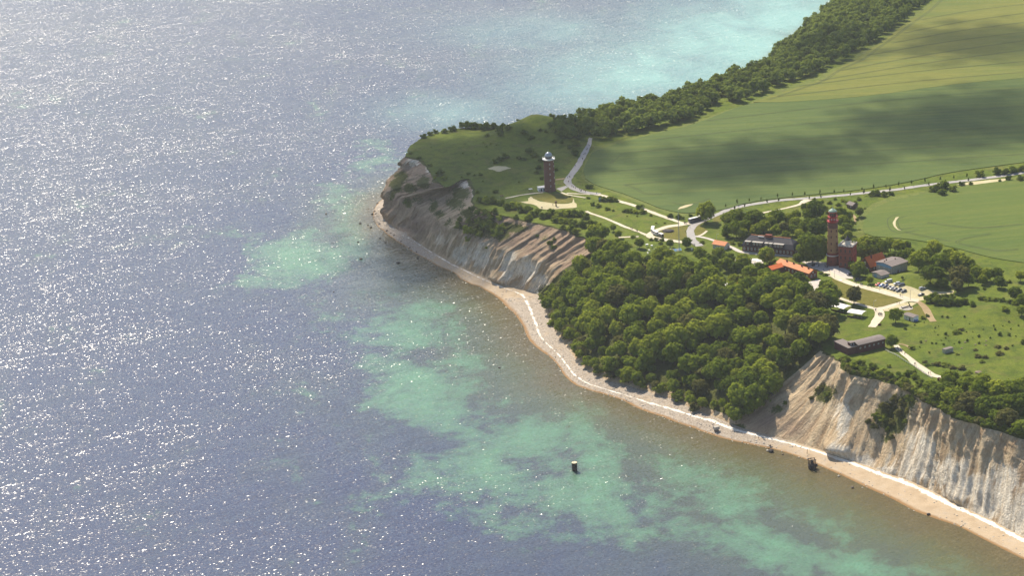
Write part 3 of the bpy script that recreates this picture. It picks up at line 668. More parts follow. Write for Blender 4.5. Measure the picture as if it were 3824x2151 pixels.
area('worn_ground', zl(Z1, [(1200, 800), (1300, 775), (1400, 780), (1450, 795), (1380, 815), (1320, 832), (1250, 815)]), 'sand', .12, 1.6, smooth_n=5)
ribbon('footpath', zl(Z1, [(2308, 470), (2285, 545), (2250, 620), (2170, 770), (2080, 890), (2062, 950), (2110, 1000), (2200, 1040), (2300, 1062), (2400, 1075)]), [2.6, 4.2, 5.5, 5.5, 5.5], 'asphalt')
ribbon('footpath', zl(Z2, [(0, 260), (140, 285), (300, 330), (430, 378), (620, 432), (830, 512), (980, 570), (1220, 655), (1320, 690)]), [4, 3.5, 3.6, 4], 'sandpath', .15)
area('paving', zl(Z1, [(1935, 1015), (2040, 985), (2070, 1000), (1990, 1045)]), 'asphalt', .17)
area('paving', zl(Z1, [(1735, 1020), (1800, 995), (1830, 1000), (1830, 1050), (1770, 1050)]), 'paving', .17)
ribbon('footpath', zl(Z1, [(1395, 1118), (1530, 1090), (1670, 1070), (1800, 1055)]), 2.0, 'sandpath')
ribbon('footpath', zl(Z1, [(1990, 1055), (2060, 1078), (2140, 1095), (2250, 1113)]), 1.8, 'sandpath')
ribbon('footpath', zl(Z1, [(2050, 1062), (2180, 1070), (2300, 1078)]), 1.8, 'sandpath', .155)
ribbon('footpath', zl(Z1, [(1930, 920), (2030, 905)]), 3.0, 'dirt', .15)
ribbon('footpath', zl(Z2, [(-40, 510), (20, 537), (300, 640), (480, 720), (680, 792), (790, 840)]), 2.4, 'sandpath', .15)
ribbon('footpath', zl(Z2, [(400, 872), (560, 862), (680, 860)]), 2.2, 'sandpath', .14)
ribbon('road', zl(Z2, [(1440, 668), (1250, 700), (1080, 722), (930, 775), (830, 835), (860, 868), (980, 895), (1120, 915), (1280, 935), (1400, 945)]), [5.5, 5, 4.6, 5.5, 4.6], 'sandpath', .18)
ribbon('road', [(3960, 625), (3824, 645), (3734, 658), (3611, 674), (3477, 689), (3323, 711), (3168, 727), (3050, 738), (2918, 748), (2820, 762), (2733, 779), (2690, 797), (2640, 818), (2600, 836), (2580, 855), (2579, 875), (2588, 897), (2612, 920)], [5, 5, 5, 5, 5.6], 'asphalt', .20)
ribbon('farm_track', zl(Z3, [(1180, 92), (1120, 120), (1050, 160), (880, 205), (700, 245), (520, 280)]), [6, 3, 2.2, 2], 'sandpath', .15)
ribbon('footpath', zl(Z2, [(1450, 858), (1520, 845), (1580, 810), (1620, 780)]), 1.8, 'sandpath', .14)
ribbon('lane', zl(Z2, [(1445, 855), (1560, 868), (1700, 910), (1850, 965), (1950, 1005), (2070, 1065), (2170, 1085)])+zl(Z3, [(420, 838), (700, 858), (980, 885), (1120, 960)]), [2.6, 3, 3, 2.6, 2.6], 'paving', .16)
area('village_square', zl(Z3, [(1110, 960), (1200, 940), (1420, 960), (1600, 1010), (1720, 1060), (1790, 1150), (1780, 1185), (1640, 1180), (1460, 1150), (1300, 1065), (1200, 1030)]), 'paving', .15)
ribbon('lane', zl(Z3, [(1400, 1075), (1500, 1130)])+zl(Z4, [(150, 875), (300, 930), (560, 1000), (800, 1065), (940, 1105), (1060, 1140), (1180, 1150)]), [5.5, 6, 5, 5, 6], 'sandpath', .19)
area('car_park', zl(Z4, [(590, 965), (700, 905), (830, 925), (1000, 935), (1180, 962), (1300, 1000), (1440, 1030), (1560, 1030), (1640, 1015), (1620, 1065), (1450, 1075), (1290, 1085), (1240, 1150), (1150, 1165), (1040, 1130), (940, 1090), (700, 1010)]), 'sand', .14, 1.0)
ribbon('lane', zl(Z4, [(1130, 1130), (1000, 1160), (850, 1205), (720, 1245), (640, 1262), (660, 1310), (650, 1370), (600, 1440)])+zl(Z5, [(800, 540)]), [3.5, 3.5, 5.5, 5.5, 4.5], 'sandpath', .17)
ribbon('footpath', zl(Z4, [(640, 1265), (540, 1245), (430, 1212), (280, 1165), (100, 1110), (30, 1080)]), 3.2, 'sandpath', .15)
area('worn_ground', zl(Z4, [(700, 1250), (850, 1225), (960, 1185), (1080, 1175), (1150, 1185), (1060, 1245), (960, 1260), (800, 1290), (710, 1290)]), 'sand', .14)
ribbon('farm_track', zl(Z5, [(1330, 240), (1390, 275), (1430, 330), (1465, 400), (1520, 475)]), [3, 4.5, 4.5, 4], 'dirt', .15)
area('courtyard', zl(Z3, [(960, 1310), (1100, 1260), (1290, 1190), (1340, 1200), (1310, 1300), (1250, 1370), (1180, 1340), (1000, 1400), (940, 1390)]), 'paving', .15)
ribbon('footpath', zl(Z5, [(1080, 750), (1130, 810), (1190, 870), (1320, 975), (1480, 1085), (1580, 1120), (1690, 1132)]), [3, 3.4, 4.4, 4.6, 3.4], 'sandpath', .15)
ribbon('footpath', zl(Z5, [(1110, 735), (1200, 750), (1260, 790)]), 1.4, 'dirt', .14)
ribbon('farm_track', zl(Z3, [(1770, 300), (1815, 335), (1810, 390), (1780, 430)]), 2.0, 'dirt', .14)
area('worn_ground', zl(Z9, [(2080, 1340), (2200, 1320), (2400, 1300), (2480, 1295), (2400, 1325), (2200, 1345)]), 'sand', .14)
area('worn_ground', zl(Z3, [(380, 905), (470, 900), (560, 945), (560, 1000), (450, 1010), (360, 930)]), 'paving', .14)

# ------------------------------------------------------------------ vegetation
def crown_mesh(name, seed, n_leaf, mat, shape='round', leaf=.13, lobes=9, stretch=.92):
    """unit crown (radius 1, centre at 0): leaf sprays gathered into lobes round a dim core"""
    r = np.random.default_rng(seed); vs = []; fs = []; at = []
    lob = []
    for k in range(lobes):
        th = k*2.39996 + r.random()*.6; h = 1-2*(k+.5)/lobes
        rr = math.sqrt(max(0, 1-h*h)); d = .56+.2*r.random()
        lob.append((np.array([rr*math.cos(th)*d, rr*math.sin(th)*d, h*d*stretch]), .27+.2*r.random(), r.random()))
    lob.append((np.array([0, 0, .1]), .58, r.random()*.4))
    per = n_leaf//len(lob)
    for c, rad, cr in lob:
        d = r.normal(size=(per, 3)); d /= np.linalg.norm(d, axis=1)[:, None]; d[:, 2] = np.where(d[:, 2] < -.5, -d[:, 2]*.5, d[:, 2])
        q = c + d*(rad*(.72+.36*r.random(per)**.7 + (r.random(per) < .14)*r.random(per)*.55))[:, None]*np.array([1, 1, .86])
        nn = d*1.15 + r.normal(size=(per, 3))*.30 + np.array([0, 0, .25]); nn /= np.linalg.norm(nn, axis=1)[:, None]
        a = np.cross(nn, r.normal(size=(per, 3))); a /= np.linalg.norm(a, axis=1)[:, None]; b = np.cross(nn, a)
        s = leaf*(.6+.8*r.random(per))[:, None]
        o = len(vs); 
        for i in range(per):
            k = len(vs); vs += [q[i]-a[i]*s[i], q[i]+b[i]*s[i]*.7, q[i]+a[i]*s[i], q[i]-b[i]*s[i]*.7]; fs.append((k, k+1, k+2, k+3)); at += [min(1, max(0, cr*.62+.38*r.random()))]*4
    # dim core
    bm = bmesh.new(); bmesh.ops.create_icosphere(bm, subdivisions=2, radius=1)
    o = len(vs)
    for v in bm.verts:
        d = np.array(v.co); f = max(max(0, (np.dot(d, c)+rad*.62)) for c, rad, _ in lob)
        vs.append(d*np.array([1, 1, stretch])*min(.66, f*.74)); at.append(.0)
    fs += [tuple(o+v.index for v in f.verts) for f in bm.faces]; bm.free()
    vs = np.array(vs)
    if shape == 'cone':
        z = (vs[:, 2]+1)/2; vs[:, :2] *= (1.15-z*.95)[:, None]; vs[:, 2] *= 1.35
    if shape == 'flat': vs[:, 2] = np.where(vs[:, 2] < 0, vs[:, 2]*.35, vs[:, 2]*.8)
    me = bpy.data.meshes.new(name); me.from_pydata([tuple(v) for v in vs], [], fs); me.materials.append(M[mat] if isinstance(mat, str) else mat)
    a = me.attributes.new('clump', 'FLOAT', 'POINT'); a.data.foreach_set('value', np.array(at, np.float32)); me.update()
    return me, vs, fs, at
def trunk_mesh(name, seed, crownh=1.0):
    """trunk of unit height to the crown centre, with limbs spreading into the crown"""
    r = random.Random(seed); b = MB()
    b.tube((0, 0, -.04), (.01, .0, .45), .05, .036, 7); b.tube((.01, 0, .45), (0, .02, 1.0), .036, .018, 6)
    for k in range(5):
        a = k*1.257+r.random(); h = .42+.1*k
        b.tube((0, 0, h), (math.cos(a)*.30, math.sin(a)*.30, h+.32), .022, .008, 5)
    return b.mesh(name, 'bark', True)
NV = 7
CROWNS = {}
for mt in ('leaf', 'leaf_dark', 'leaf_light', 'leaf_brown'):
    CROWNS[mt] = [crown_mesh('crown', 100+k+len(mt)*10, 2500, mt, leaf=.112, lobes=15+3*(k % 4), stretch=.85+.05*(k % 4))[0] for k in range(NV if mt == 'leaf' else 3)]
SHRUBS = {mt: [crown_mesh('foliage', 300+k+len(mt), 700, mt, 'flat', .15, 6)[0] for k in range(3)] for mt in ('leaf_hedge', 'leaf_dark', 'leaf_light', 'leaf_brown', 'leaf_red')}
YOUNG = [crown_mesh('crown', 400+k, 420, 'leaf_dark', 'cone', .17, 6)[0] for k in range(2)]
TRUNKS = [trunk_mesh('trunk', 500+k) for k in range(3)]
STEM = MB().tube((0, 0, -.1), (0, 0, .6), .05, .03, 5).tube((0, 0, .1), (.25, .1, .6), .03, .01, 4).tube((0, 0, .1), (-.2, -.15, .6), .03, .01, 4).mesh('stem', 'bark')
TREE_XY = []
def tree(x, y, z, r, h, mat='leaf', label=None, group=None, zs=1.0):
    """r crown radius, h height of the crown centre above the ground"""
    e = empty('broadleaf_tree', (x, y, z), random.random()*6.28, label, 'tree', group)
    t = link('trunk', random.choice(TRUNKS), e); s = h*.55+r*.3; t.scale = (s, s, h*1.05)
    c = link('crown', random.choice(CROWNS[mat]), e); c.location = (0, 0, h); k = random.uniform(.92, 1.08); c.scale = (r*k, r/k, r*zs*random.uniform(.9, 1.08))
    TREE_XY.append((x, y, r)); return e
SHRUBQ = []
def shrub(x, y, z, r, mat='leaf_hedge', label=None, group=None, hs=1.0, name='shrub'):
    SHRUBQ.append((r*FPX/math.dist((x, y, z), (0, 0, CAMZ)), x, y, z, r, mat, label, group, hs, name))
def plant_shrubs(limit):
    """the largest in view stand as individuals, the smallest are gathered as scrub"""
    SHRUBQ.sort(key=lambda q: -q[0]); lo = []
    for k, (_, x, y, z, r, mat, label, group, hs, name) in enumerate(SHRUBQ):
        me = random.choice(SHRUBS[mat]); sc = (r*random.uniform(.85, 1.15), r*random.uniform(.85, 1.15), r*hs*random.uniform(.85, 1.1)); a = random.random()*6.28
        if k < limit or not group:
            e = empty(name, (x, y, z), a, label, 'shrub', group)
            c = link('foliage', me, e); c.location = (0, 0, r*.32*hs); c.scale = sc
            s = link('stem', STEM, e); s.scale = (r, r, r*hs)
        else: lo.append((me, Matrix.Translation((x, y, z+r*.32*hs)) @ Matrix.Rotation(a, 4, 'Z') @ Matrix.Diagonal((*sc, 1))))
    bm = bmesh.new(); mats = []
    for me, m in lo:
        n0 = len(bm.verts); f0 = len(bm.faces); bm.from_mesh(me); bm.verts.ensure_lookup_table(); bm.faces.ensure_lookup_table()
        mt = me.materials[0]
        if mt not in mats: mats.append(mt)
        bmesh.ops.transform(bm, matrix=m, verts=bm.verts[n0:])
        for f in bm.faces[f0:]: f.material_index = mats.index(mt)
    me = bpy.data.meshes.new('scrub'); bm.to_mesh(me); bm.free()
    for mt in mats: me.materials.append(mt)
    tag(link('scrub', me), 'small low bushes scattered over grass and cliff', 'scrub', None, 'stuff')
def tree_px(u, v, rp, mat='leaf', label=None, group=None, zs=1.0, hf=1.25):
    """a tree by the survey position and radius of its crown"""
    q = PG(u, v); sc = FPX/np.linalg.norm(q-[0, 0, CAMZ]); r = rp/sc; h = r*hf
    q = PG(u, v, h); return tree(q[0], q[1], q[2], r, h, mat, label, group, zs)
def shrub_px(u, v, rp, mat='leaf_hedge', label=None, group=None, hs=1.0, name='shrub'):
    q = PG(u, v); sc = FPX/np.linalg.norm(q-[0, 0, CAMZ]); r = rp/sc; q = PG(u, v, r*.5*hs)
    return shrub(q[0], q[1], q[2], r, mat, label, group, hs, name)
def poisson(cands, mind, limit=None):
    out = []
    for c in cands:
        if all((c[0]-o[0])**2+(c[1]-o[1])**2 > mind*mind for o in out): out.append(c)
        if limit and len(out) >= limit: break
    return out

# the wood on the landslip slope
cand = []
for _ in range(5200):
    k = random.uniform(12.2, 24.2); t = random.uniform(.03, 1.0)
    if k < 12.9 and t > .35 + (k-12.2)*.9: continue
    if k > 23 and (t < .25 or t > .92): 
        if random.random() < .7: continue
    q = on_cliff(k, t)
    cand.append((q[0], q[1], q[2], t))
woodpoly = [P(u, v)[:2] for u, v in [(3080, 1305), (3030, 1255), (2980, 1200), (2900, 1142), (2800, 1098), (2700, 1068), (2600, 1042), (2500, 1016), (2420, 990), (2350, 965), (2285, 930), (2240, 905)] + zl(Z6, [(640, 60), (720, 150), (760, 230), (900, 270), (1000, 275), (1120, 270), (1300, 290), (1480, 350), (1700, 420), (1800, 440), (2050, 430), (2230, 450), (2380, 500), (2420, 560), (2530, 620), (2560, 700), (2440, 740)])]
wpA = np.array(woodpoly)
for _ in range(2600):
    x = random.uniform(wpA[:, 0].min(), wpA[:, 0].max()); y = random.uniform(wpA[:, 1].min(), wpA[:, 1].max())
    if inside(np.array(x), np.array(y), wpA): cand.append((x, y, float(ground(x, y)), 1.0))
random.shuffle(cand)
EXC = [(P(*Z4(140, 1225))[:2], 15), (P(*Z4(240, 1270))[:2], 13), (P(*Z4(350, 1310))[:2], 15), (P(*Z3(1000, 1130))[:2], 13), (P(*Z3(850, 1090))[:2], 11), (P(*Z3(1180, 1190))[:2], 9), (P(*Z3(1150, 1310))[:2], 12), (P(*Z5(760, 790))[:2], 17), (P(*Z5(560, 740))[:2], 10), (P(*Z3(30, 1300))[:2], 8), (P(*Z3(250, 1290))[:2], 6)]
cand = [c for c in cand if all(math.hypot(c[0]-e_[0], c[1]-e_[1]) > r_ for e_, r_ in EXC)]
_cq = Q([(c[0], c[1], c[2]+7) for c in cand])
cand = [c for c, q in zip(cand, _cq) if q[0] > np.interp(q[1], [880, 900, 930, 970, 1040, 1110, 1160], [2250, 2222, 2188, 2160, 2108, 2040, 2000])]
def hides(c):
    for u, v in Q([(c[0], c[1], c[2]+h_) for h_ in (4, 9, 13)]):
        if 3090 < u < 3245 and 1112 < v < 1180 or 2890 < u < 3060 and 960 < v < 1050 or 3125 < u < 3320 and 1235 < v < 1335: return True
    return False
cand = [c for c in cand if not hides(c)]
low = poisson([c for c in cand if c[3] < .16], 6.6)
WOOD = poisson(low + [c for c in cand if c[3] >= .16], 7.6) if False else low + poisson([c for c in cand if c[3] >= .19], 8.4)
WG = 'trees of the wood on the slope above the beach'
CNAME = {'leaf': 'mid green', 'leaf_dark': 'dark green', 'leaf_light': 'bright green', 'leaf_brown': 'olive brown'}
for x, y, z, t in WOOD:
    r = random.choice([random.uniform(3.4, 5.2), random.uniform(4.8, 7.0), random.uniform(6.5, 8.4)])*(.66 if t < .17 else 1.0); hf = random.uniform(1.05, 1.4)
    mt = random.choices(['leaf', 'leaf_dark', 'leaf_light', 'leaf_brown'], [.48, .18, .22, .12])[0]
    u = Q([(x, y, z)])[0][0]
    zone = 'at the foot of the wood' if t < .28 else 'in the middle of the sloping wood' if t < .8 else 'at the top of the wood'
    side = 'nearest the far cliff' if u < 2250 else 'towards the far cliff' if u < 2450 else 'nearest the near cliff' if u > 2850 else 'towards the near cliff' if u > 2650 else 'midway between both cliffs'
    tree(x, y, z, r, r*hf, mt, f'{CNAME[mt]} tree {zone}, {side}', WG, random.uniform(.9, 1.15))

# trees and groves of the village: crown centre and radius
def grove(f, sc, lst, label, group, mats=('leaf', 'leaf', 'leaf_dark', 'leaf_light')):
    for i, q in enumerate(lst):
        mt = q[3] if len(q) > 3 else mats[(i*7+3) % len(mats)]
        lb = label if isinstance(label, str) else label[i]
        tree_px(*f(q[0], q[1]), q[2]/sc, mt, f'{CNAME[mt]} {lb}' if isinstance(label, str) else lb, group)
grove(Z3, 3.677, [(1230, 730, 185, 'leaf_dark'), (1150, 640, 110), (1310, 840, 110, 'leaf_dark'), (1110, 760, 100)], 'tree of the big dark clump between slate-roofed house and lighthouse', 'trees beside the lighthouse')
grove(Z3, 3.677, [(1300, 470, 130, 'leaf_dark'), (1270, 225, 135), (1170, 290, 90), (740, 330, 115), (640, 400, 100), (430, 350, 140), (170, 330, 135, 'leaf_light'), (60, 350, 90), (560, 450, 95), (320, 450, 100), (180, 480, 110), (60, 500, 90), (900, 350, 85), (1000, 410, 85, 'leaf_light'), (1100, 470, 80), (950, 500, 75), (1050, 560, 70), (830, 480, 90, 'leaf_brown'), (860, 570, 60), (740, 500, 80), (450, 500, 90), (1180, 420, 90), (1390, 380, 80), (1000, 300, 70), (260, 540, 80), (1130, 200, 60)], 'tree in the grove behind the slate-roofed brick house', 'grove behind the slate-roofed house')
grove(Z3, 3.677, [(1640, 380, 90), (1700, 480, 85), (1600, 270, 95), (1720, 310, 65), (1870, 250, 65, 'leaf_dark'), (1720, 570, 65, 'leaf_light'), (1640, 520, 70), (1750, 420, 60)], 'tree growing just behind the round red-topped lighthouse', 'trees behind the lighthouse')
grove(Z3, 3.677, [(1950, 710, 125, 'leaf_light'), (2080, 700, 115), (2190, 740, 105), (2300, 690, 95), (2420, 720, 95, 'leaf_light'), (2510, 730, 75), (1900, 800, 100, 'leaf_dark'), (2040, 790, 90), (1850, 690, 80)], 'tree in the row behind the orange-red roofed house', 'trees behind the orange-red house')
grove(Z3, 3.677, [(600, 850, 112), (1040, 890, 76)], ['light green tree standing in front of the slate-roofed brick house', 'small rounded tree at the right corner of the slate-roofed house'], None)
grove(Z3, 3.677, [(280, 930, 112), (80, 910, 95), (580, 1130, 115), (380, 1100, 115), (850, 1175, 105), (1040, 1165, 90), (700, 1210, 110), (450, 1240, 100), (1130, 1200, 60), (200, 1040, 100), (500, 1010, 70), (740, 1110, 60), (150, 1180, 80), (560, 1250, 90), (900, 1260, 80), (1000, 1220, 70)], 'tree in front of the long orange-roofed building', 'trees before the long orange roof')
grove(Z2, 3.677, [(1290, 1240, 130, 'leaf_dark'), (1430, 1320, 100, 'leaf_dark'), (1520, 1090, 92), (1640, 1220, 130, 'leaf_dark'), (1780, 1080, 90), (1740, 1310, 90), (1880, 1230, 90), (1580, 1340, 90), (1240, 1160, 60)], 'tree of the dark clump below the meadow of white instruments', 'dark clump below the instrument meadow')
grove(Z3, 3.677, [(1860, 1030, 98), (1830, 1110, 60), (1960, 1085, 55), (1760, 975, 55)], ['bushy tree in front of the square brick tower and orange house', 'low tree beside the lane below the square brick tower', 'small tree in front of the blue-doored shed', 'dark tree at the foot of the square brick tower'], None)
grove(Z3, 3.677, [(1460, 1320, 120), (1390, 1270, 80), (1560, 1390, 85), (1800, 1395, 112, 'leaf_brown')], ['large dark tree at the left end of the mown lawn', 'rounded tree beside the courtyard of the long building', 'lower tree at the front corner of the mown lawn', 'olive round tree standing on the mown lawn by the white awnings'], None)
grove(Z4, 3.558, [(530, 870, 48), (960, 840, 20)], ['small tree on the grass between shed and parked cars', 'thin sapling on the mound behind the white van'], None)
grove(Z4, 3.558, [(1180, 600, 132), (1380, 440, 112, 'leaf_light'), (1460, 640, 132), (1280, 520, 90), (1330, 770, 118, 'leaf_dark'), (1440, 790, 95), (1560, 560, 90), (1700, 600, 125, 'leaf_light'), (1830, 640, 95), (820, 545, 60), (960, 545, 75), (1060, 520, 80), (1250, 680, 80), (1580, 700, 90), (1640, 500, 60)], 'tree of the wood to the right of the grey flat-roofed house', 'trees right of the grey house')
grove(Z4, 3.558, [(1720, 800, 140, 'leaf_brown'), (1690, 930, 90, 'leaf_brown'), (1840, 860, 85)], 'tall tree at the right end of the car park', 'tall trees by the car park')
grove(Z4, 3.558, [(1500, 900, 70, 'leaf_dark')], ['small dark rounded tree at the back edge of the car park'], None)
grove(Z4, 3.558, [(2090, 790, 82), (2220, 780, 85), (2250, 890, 75, 'leaf_dark'), (1950, 760, 85), (2030, 860, 60), (1900, 720, 70)], 'tree of the clump on the meadow below the near wheat field', 'meadow clump')
grove(Z4, 3.558, [(2530, 810, 70), (2460, 1040, 92), (2560, 1140, 80), (2540, 1270, 62)], ['lone round tree near the right edge below the wheat field', 'broad tree at the right edge above the meadow bank', 'tree at the right edge beside the hedge row', 'lowest tree at the right edge above the grazed meadow'], None)
grove(Z4, 3.558, [(870, 1330, 95)], ['dense dark tree standing beside the small white shed'], None)
grove(Z5, 3.126, [(1035, 690, 76, 'leaf_dark')], ['dark tree at the right end of the brick bunker'], None)
grove(Z2, 3.677, [(1600, 500, 135)], ['large tree overhanging the road beside the coach'], None)
grove(Z2, 3.677, [(690, 940, 68, 'leaf_dark'), (1340, 930, 75, 'leaf_dark'), (390, 935, 60), (330, 730, 50), (400, 820, 55), (60, 770, 85, 'leaf_light'), (190, 800, 95), (1110, 945, 55)], ['dark conical tree above the instrument meadow', 'round dark tree where the turning loop meets the road', 'round tree at the path end above the wood', 'small tree beside the gravel path to the loop', 'small dark tree just below the gravel path', 'bright round tree at the brow above the far cliff', 'broad tree at the brow above the far cliff', 'wide low tree between loop and instrument meadow'], None)

# hedge behind the meadow path and on the near cliff edge
def shrubs(f, sc, lst, label, group, mats=('leaf_hedge', 'leaf_dark', 'leaf_hedge', 'leaf_light'), hs=1.0):
    for i, q in enumerate(lst):
        mt = q[3] if len(q) > 3 else mats[(i*5+2) % len(mats)]
        shrub_px(*f(q[0], q[1]), q[2]/sc, mt, label, group, hs)
shrubs(Z4, 3.558, [(1330, 1120, 90), (1440, 1140, 100), (1550, 1150, 95), (1390, 1080, 70), (1680, 1160, 80), (1780, 1150, 75), (1900, 1190, 60), (1600, 1090, 60), (1500, 1100, 70)], 'shrub of the tall dark hedge below the car park', 'hedge below the car park', ('leaf_dark', 'leaf_hedge'), 1.2)
shrubs(Z4, 3.558, [(2010, 1110, 60), (2100, 1130, 60), (2190, 1130, 60), (2290, 1140, 60), (2390, 1150, 60), (2330, 1250, 55), (2300, 920, 50), (2050, 985, 28), (2380, 890, 40), (2470, 1170, 60)], 'shrub of the hedge row below the meadow clump of trees', 'hedge row on the meadow')
shrubs(Z1, 2.862, [(520, 450, 42), (590, 420, 40), (650, 400, 38), (740, 390, 48), (830, 370, 52), (940, 330, 62), (1010, 330, 70), (1090, 335, 70), (1180, 345, 75), (1260, 340, 66), (1330, 375, 60), (1420, 355, 50), (1370, 330, 30)], 'shrub of the dark thicket along the seaward edge of the headland', 'thicket on the headland rim', ('leaf_dark', 'leaf_hedge'), 1.1)
shrubs(Z1, 2.862, [(1340, 420, 45), (1200, 440, 30), (1525, 275, 22), (1590, 350, 45), (1635, 395, 22), (1760, 365, 36), (1680, 460, 42), (1910, 500, 40), (1650, 600, 50), (1700, 650, 50), (1400, 660, 50), (1340, 690, 50), (1290, 720, 40), (1540, 680, 35), (1600, 690, 30), (1750, 780, 50), (1770, 700, 40), (1730, 830, 40), (1780, 900, 30), (1920, 800, 35), (1000, 850, 25), (1060, 865, 20), (1130, 860, 30), (930, 890, 20), (1155, 930, 12), (1540, 940, 14), (1190, 560, 14), (1240, 530, 14), (1090, 640, 12), (1160, 520, 12), (600, 570, 10), (1300, 545, 12), (940, 630, 12)], 'dark shrub scattered over the grassy headland and its rampart', 'shrubs on the headland grass', ('leaf_dark', 'leaf_hedge'))
shrubs(Z1, 2.862, [(690, 840, 58), (740, 900, 42), (590, 760, 30), (470, 680, 30), (380, 630, 25), (640, 900, 25)], 'shrub on the very lip of the headland cliff', 'shrubs on the headland lip')
shrubs(Z1, 2.862, [(1890, 240, 45), (1950, 260, 55), (1960, 350, 62), (2020, 430, 55), (2150, 510, 62), (2110, 400, 75), (2240, 390, 65), (2200, 450, 55), (2140, 620, 52), (2050, 330, 70), (2180, 340, 65), (1880, 320, 45), (1830, 390, 30), (2080, 560, 35), (1990, 510, 35)], 'shrub where the rampart meets the tree belt beside the paved path', 'shrubs at the start of the tree belt', ('leaf_dark', 'leaf_hedge', 'leaf_hedge'), 1.25)
shrubs(Z1, 2.862, [(1290, 1040, 38), (1090, 1050, 28), (2285, 985, 48), (2080, 1095, 18), (2280, 1110, 22)], 'single round bush on the grass around the round brick tower', 'bushes by the round brick tower', ('leaf_dark', 'leaf_hedge'))
shrubs(Z1, 2.862, [(1120, 1130, 50), (1190, 1140, 62), (1270, 1135, 66), (1350, 1160, 55), (1420, 1200, 62), (1500, 1190, 70), (1570, 1225, 66), (1640, 1230, 60), (1690, 1275, 60), (1640, 1310, 55), (1800, 1295, 62), (1880, 1265, 70), (1960, 1295, 70), (2040, 1275, 62), (2110, 1275, 62), (2190, 1280, 60), (2250, 1305, 62), (2010, 1350, 60), (2120, 1370, 62), (2220, 1385, 70), (2320, 1385, 62), (2400, 1425, 60), (1930, 1345, 52), (1740, 1250, 50)], 'shrub of the clifftop thicket in front of the sandy clearing', 'clifftop thicket by the clearing', hs=1.15)
shrubs(Z2, 3.677, [(180, 330, 70), (280, 330, 75), (370, 350, 50), (50, 410, 45), (130, 430, 50), (250, 470, 45), (330, 495, 25), (480, 500, 45), (560, 500, 55), (640, 510, 50), (740, 510, 60), (690, 440, 60), (850, 560, 30), (520, 575, 18), (660, 575, 18), (1040, 670, 18), (920, 670, 18)], 'shrub beside the gravel path from round tower to the turning loop', 'shrubs along the gravel path')
shrubs(Z2, 3.677, [(1390, 560, 30), (1110, 565, 50), (1230, 585, 50), (1290, 600, 30)], 'bush at the field corner behind the coach', 'bushes behind the coach', ('leaf_dark',), 1.2)
shrubs(Z2, 3.677, [(600, 860, 38), (980, 945, 42), (920, 890, 42), (1000, 900, 40), (850, 890, 40), (560, 980, 40), (1550, 930, 40), (960, 1290, 22, 'leaf_dark')], 'bush around the edges of the turning loop', 'bushes at the turning loop')
shrubs(Z3, 3.677, [(130, 680, 45), (230, 700, 50), (180, 640, 40), (30, 560, 60), (1640, 1240, 10), (700, 930, 40), (660, 960, 45)], 'bush at the ends of the slate-roofed house', 'bushes at the slate-roofed house')
shrubs(Z3, 3.677, [(1350, 1095, 42), (1400, 1120, 42), (1440, 1120, 30)], 'clipped hedge bush behind the long orange-roofed building', 'clipped hedge by the lane', ('leaf_dark',), .7)
shrubs(Z3, 3.677, [(1250, 80, 35), (1350, 110, 40), (1460, 130, 40), (1540, 80, 30), (1580, 150, 50), (1500, 210, 40), (1820, 130, 40), (1870, 80, 40), (2030, 40, 26), (1650, 100, 40), (1950, 210, 20), (1840, 360, 30), (1820, 420, 20), (1870, 500, 20), (1400, 210, 60), (1450, 260, 60), (1720, 130, 50), (1490, 310, 50)], 'shrub on the rough grass between road and lighthouse grove', 'shrubs below the road')
shrubs(Z9, 1.945, [(1500, 1400, 35), (1560, 1405, 35), (1610, 1400, 25), (1950, 1350, 30), (1990, 1340, 50), (1920, 1370, 40), (1980, 1390, 40), (2060, 1370, 35), (2120, 1330, 25), (2260, 1260, 40), (2380, 1240, 40), (2440, 1240, 40), (2500, 1230, 40), (2550, 1220, 40), (2460, 1290, 25), (2550, 1290, 30), (2400, 1310, 15), (2190, 1330, 18), (1460, 1410, 18)], 'shrub beside the country road at the upper right', 'shrubs along the country road', ('leaf_dark', 'leaf_hedge'), 1.2)
for i, q in enumerate([(1190, 550, 26, 'leaf_dark'), (890, 505, 22, 'leaf_red'), (1270, 770, 46, 'leaf_hedge'), (1600, 1142, 42, 'leaf_red')]):
    shrub_px(*Z5(q[0], q[1]), q[2]/3.126, q[3], ['dark bush on the grass below the white shed', 'small copper-red bush beside the lane end', 'rounded bush beside the gravel path at the bunker', 'deep red copper bush at the end of the gravel path'][i])
shrubs(Z5, 3.126, [(1370, 705, 20), (1500, 720, 16), (1550, 725, 14), (1640, 735, 17), (1660, 660, 14), (1570, 625, 11), (1660, 610, 22), (1905, 590, 12), (1915, 690, 17), (1820, 710, 17), (2050, 720, 17), (2290, 610, 32), (2240, 560, 18), (2220, 515, 15), (2400, 470, 15), (2510, 515, 12), (2420, 555, 12), (2050, 640, 20), (2400, 620, 24), (1470, 830, 16), (1540, 540, 12), (1580, 525, 9), (1740, 510, 8), (1940, 500, 8), (1620, 410, 17), (1680, 415, 18), (1880, 410, 16), (1360, 770, 12), (1690, 640, 9), (1610, 690, 9), (2100, 560, 10), (1980, 660, 9), (2180, 660, 12), (2330, 520, 9), (2560, 700, 42), (2440, 750, 14), (1300, 510, 10), (1410, 480, 9), (1980, 590, 8), (1530, 585, 8), (1700, 700, 8), (1760, 730, 8), (2480, 640, 11)], 'small dark bush dotted over the meadow around the grey container', 'bushes dotted over the meadow', ('leaf_dark', 'leaf_hedge', 'leaf_dark'), 1.5)
